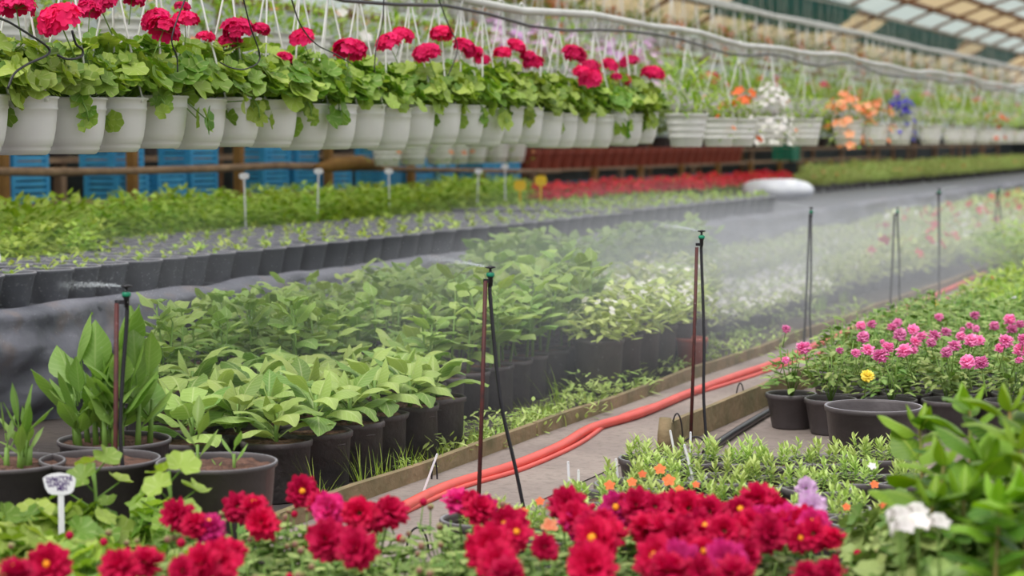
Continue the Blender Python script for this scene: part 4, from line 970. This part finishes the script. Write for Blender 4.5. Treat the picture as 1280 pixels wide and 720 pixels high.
for k, (tx, x, z, s_) in enumerate((('ZAPMATTONE', 0, .10, .24), ('GUARDIAN', -.01, -.11, .22), ('MEN', .10, -.30, .2))):
    cu = bpy.data.curves.new('t', 'FONT'); cu.body = tx; cu.align_x = 'CENTER'; cu.size = s_ * hh * 1.35; cu.extrude = .0002; cu.space_character = .86; cu.offset = .0005
    to = bpy.data.objects.new('t', cu); COL.objects.link(to); bpy.context.view_layer.update()
    me = bpy.data.meshes.new_from_object(to.evaluated_get(bpy.context.evaluated_depsgraph_get())); bpy.data.objects.remove(to)
    me.materials.clear(); me.materials.append(M['ink'])
    xs = [v.co.x for v in me.vertices]; wid = max(xs) - min(xs); tgt = (.82, .66, .30)[k] * w
    link('handwriting', me, th_, (x * w, -.0016, z * hh), (PI / 2, -.10, 0), (tgt / wid, 1, 1))

# ------------------------------------------------------------------ right foreground plants
def shrub_stem(b, base, top, n, L, W):
    base, top = Vector(base), Vector(top); mid = base.lerp(top, .5) + Vector((U(-.03, .03), U(-.03, .03), 0))
    b.tube([base, mid, top], [.009, .007, .005], 6, mi=1); ph = R() * 6
    for i in range(n):
        t = .42 + .58 * (i + 1) / n; c = base.lerp(mid, t * 2) if t < .5 else mid.lerp(top, t * 2 - 1)
        b.leaf(c, ph + i * 2.3 + U(-.3, .3), U(.0, .55) + .5 * t, L * U(.75, 1.15) * (1.1 - .3 * t), W * U(.85, 1.2), 'ovate', bend=U(.4, 1.4), fold=.35, n=8, tint=R(), wave=.05, roll=U(-.4, .4), pet=.02)
    for k in range(3): b.leaf(top, ph + k * 2.1, 1.2, L * .5, W * .45, 'ovate', bend=.3, fold=.7, n=6, tint=1.0)
stems = [(1150, 515, .62), (1212, 490, .70), (1262, 492, .72), (1180, 560, .62), (1232, 555, .66), (1275, 540, .7), (1205, 600, .58), (1250, 610, .6), (1165, 610, .55), (1285, 600, .62), (1300, 500, .72)]
big_groups = [(0, 3, 8), (1, 4, 6), (2, 5, 10), (7, 9)]
for gi, idx in enumerate(big_groups):
    tops = [G(stems[i][0], stems[i][1] + 22, stems[i][2]) for i in idx]
    c = sum(tops, Vector()) / len(tops); c.z = .001
    t = thing('glossy_leaved_plant', 'tall glossy large-leaved green plant at the right edge, %s from the left' % nth(gi + 1), 'potted plant', c, 0, 'glossy large-leaved plants at the right edge')
    link('pot', pot_mesh('pot', .1, .135, .2, M['bpot'], n=24), t)
    b = MB()
    for tp in tops:
        shrub_stem(b, Vector((U(-.04, .04), U(-.04, .04), .17)), tp - c, 11, .18, .1)
    link('foliage', b.mesh('foliage', [M['tall'], M['bstem']]), t)
# white-flowered pelargonium
PEL = [ger_foliage(.22, .26, 120, .036, [M['dleaf'], M['stem']], trail=.05) for _ in range(2)]
pel = []
for i, (px, py, s_) in enumerate(((1140, 730, .9), (1205, 745, .95), (1268, 740, 1.0), (1165, 790, 1.0), (1240, 800, 1.0), (1300, 720, 1))):
    p = G(px, py, .2); t = thing('white_geranium', 'small-leaved geranium in the bottom right corner, %s from the left' % nth([1, 3, 5, 2, 4, 6][i]), 'potted flower', (p.x, p.y, .001), 0, 'white-flowered geraniums at bottom right', 1.15)
    link('pot', SPG, t); link('foliage', PEL[i % 2], t, (0, 0, .17), (0, 0, R() * 6), (s_, s_, s_ * 1.05)); pel.append(t)
WU = umbel(.026, 5, .02, [M['white'], M['stem']], stalk=.2)
for px, py in ((1123, 645), (1145, 641), (1172, 655), (1128, 660), (1147, 655), (1240, 633)):
    p = G(px, py, .56); t = min(pel, key=lambda o: (o.location.xy - p.xy).length); link('flower_head', WU, t, (p - t.location) / 1.15, (.3, 0, 0), .9 if px < 1200 else .5)

# ------------------------------------------------------------------ sprinklers
SK = [((158, 362), (146, 379), (142, 716), (163, 716), 'reddish rod and black tube sprinkler at the left among large pots'),
      ((613, 338), (607, 351), (597, 664), (660, 664), 'sprinkler with splayed black tube left of the red hose, nearest the centre'),
      ((877, 292), (871, 309), (863, 560), (884, 562), 'thin sprinkler standing by the black pipe right of the path'),
      ((1014, 262), (1012, 270), (1005, 432), (1014, 432), 'sprinkler riser at the near end of the pink dahlias'),
      ((1122, 262), (1118, 268), (1112, 397), (1127, 397), 'sprinkler behind the pink dahlias with slightly splayed tube'),
      ((1174, 238), (1173, 240), (1174, 373), (1175, 373), 'single thin sprinkler riser near the yellow plaque'),
      ((1249, 236), (1246, 240), (1241, 341), (1256, 341), 'hazy farthest sprinkler near the right edge')]
rnd = random.Random(5)
for i, (hd, st, ft, tf, lab) in enumerate(SK):
    base = G(ft[0], ft[1]); lam = -base.x / CT
    dpt = (base - CAM).dot(fwd)
    def at_d(px, py): r = ray(px, py); return CAM + r * (dpt / F)
    H = at_d(*hd); T = at_d(*st); B2 = G(tf[0], tf[1]); sc = dpt / F
    t = thing('sprinkler', lab, 'sprinkler', base)
    b = MB(); b.tube([base - base, (T - base) * .5 + Vector((.002, 0, 0)), T - base], .0085, 7); link('rod', b.mesh('rod', M['rod'] if i < 3 else M['btube']), t)
    hb_ = H - base - Vector((0, 0, .06)); m1 = (B2 - base).lerp(hb_, .55) + (hb_ - (B2 - base)).cross(Vector((0, 0, 1))) * 0; m1 += rgt * (-.028 if i in (0, 1) else 0)
    link('feed_tube', curve_tube([B2 - base + Vector((0, 0, .003)), (B2 - base).lerp(hb_, .25) - rgt * .01, m1, hb_ - Vector((0, 0, .05)), hb_], .0075, 7, 4, M['btube'], 'feed_tube'), t)
    b = MB(); b.box((T - base + hb_) / 2 + Vector((0, 0, 0.01)), ((T - base - hb_).length + .01, .012, .014), TH); link('clip', b.mesh('clip', M['btube'], False), t)
    b = MB(); b.lathe([(.009, 0), (.010, .03), (.014, .035), (.014, .048), (.006, .05), (.005, .066), (.02, .07), (.021, .074), (.004, .078)], 12, hb_); link('nozzle', b.mesh('nozzle', M['btube']), t)
    b = MB(); b.lathe([(.0145, .036), (.016, .040), (.016, .048), (.012, .052)], 12, hb_); link('collar', b.mesh('collar', M['nozz']), t)['label'] = 'green collar'
    # jet and droplets
    b = MB()
    left = {0: -1, 1: -1, 2: -1, 3: -1, 4: 1, 5: 1, 6: 1}[i]
    nd = 2600 if i < 3 else 900
    for k in range(nd):
        if k % 2:
            q = rnd.random() ** .6; r_ = q * .24; c = Vector((hb_.x, hb_.y, hb_.z + .07)) + rgt * (left * r_) + fwd * rnd.gauss(0, .006 + .03 * q) + Vector((0, 0, .055 * q - .02 * q * q + rnd.gauss(0, .0012 + .008 * q)))
            if i == 0: c.z += -.03 * q
            s_ = rnd.uniform(.0007, .0016) * (1.3 - q)
        else:
            q = rnd.random(); az = rnd.uniform(0, 2 * PI); r_ = 1.1 * q ** .7; c = Vector((hb_.x, hb_.y, hb_.z + .07)) + Vector((math.cos(az), math.sin(az), 0)) * r_ + Vector((0, 0, .12 * r_ * 2 * (1 - r_ * .9) + rnd.gauss(0, .05) - .25 * r_ * r_)); s_ = rnd.uniform(.0005, .0012)
        b.add([c + Vector((s_, 0, 0)), c + Vector((-s_, 0, 0)), c + Vector((0, s_, 0)), c + Vector((0, -s_, 0)), c + Vector((0, 0, s_)), c + Vector((0, 0, -s_))], [(0, 2, 4), (2, 1, 4), (1, 3, 4), (3, 0, 4), (2, 0, 5), (1, 2, 5), (3, 1, 5), (0, 3, 5)])
    wd = link('water_spray', b.mesh('water_spray', M['water'], False), None, base)
    tag(wd, 'white spray of droplets thrown by the ' + ['leftmost sprinkler', 'central sprinkler with the splayed tube', 'sprinkler by the black pipe', 'sprinkler before the pink dahlias', 'sprinkler behind the pink dahlias', 'single thin riser near the yellow plaque', 'hazy farthest sprinkler'][i], 'water spray', None, 'stuff')

# ------------------------------------------------------------------ mist volumes
def mist(name, c, r, dens, label, nscale=1.2):
    m = bpy.data.materials.new(name); m.use_nodes = True; nt = m.node_tree; nt.nodes.clear()
    o = nt.nodes.new('ShaderNodeOutputMaterial'); vp = nt.nodes.new('ShaderNodeVolumePrincipled')
    vp.inputs['Color'].default_value = (.93, .95, 1, 1); vp.inputs['Anisotropy'].default_value = 0
    tc = nt.nodes.new('ShaderNodeTexCoord'); ln = nt.nodes.new('ShaderNodeVectorMath'); ln.operation = 'LENGTH'; nt.links.new(tc.outputs['Object'], ln.inputs[0])
    fall = ramp(nt, ln.outputs['Value'], 1.0, .15)
    nt.links.new(mathn(nt, 'MULTIPLY', fall, dens), vp.inputs['Density'])
    nt.links.new(vp.outputs[0], o.inputs['Volume'])
    b = MB(); k = 12; prof = [(max(.001, math.sin(PI * i / k)), -math.cos(PI * i / k)) for i in range(k + 1)]; b.lathe(prof, 20)
    ob = link(name, b.mesh(name, m), None, c, (0, 0, 0), r); return tag(ob, label, 'mist', None, 'stuff')
p = S(790, 4.9, .68); mist('water_mist', p, (1.6, 4.4, .62), .15, 'thin mist drifting around the central sprinkler over the bed')
p = S(1030, 4.8, .42); mist('water_mist', p, (2.3, 12, .68), .17, 'bank of pale mist over the far field and bench')
p = S(200, 5.2, .95); mist('water_mist', p, (.9, 1.4, .3), .08, 'faint mist by the left sprinkler head')

# ------------------------------------------------------------------ light
w = bpy.data.worlds.new('overcast'); scn.world = w; w.use_nodes = True; nt = w.node_tree; nt.nodes.clear()
o = nt.nodes.new('ShaderNodeOutputWorld'); bg = nt.nodes.new('ShaderNodeBackground'); tc = nt.nodes.new('ShaderNodeTexCoord'); sp = nt.nodes.new('ShaderNodeSeparateXYZ')
nt.links.new(tc.outputs['Generated'], sp.inputs[0]); f = ramp(nt, sp.outputs[2], -.1, .9)
nt.links.new(mixc(nt, f, (.62, .66, .68, 1), (1.0, 1.0, 1.0, 1)), bg.inputs[0]); bg.inputs[1].default_value = 1.25
nt.links.new(bg.outputs[0], o.inputs[0])
sd = bpy.data.lights.new('sun', 'SUN'); sd.energy = 2.6; sd.angle = math.radians(35); sd.color = (1, .97, .92)
so = bpy.data.objects.new('sun', sd); COL.objects.link(so); so.rotation_euler = (math.radians(28), math.radians(12), math.radians(-25))
scn.view_settings.view_transform = 'Standard'; scn.view_settings.look = 'None'; scn.view_settings.gamma = 1; scn.view_settings.exposure = 0
scn.view_settings.use_curve_mapping = False
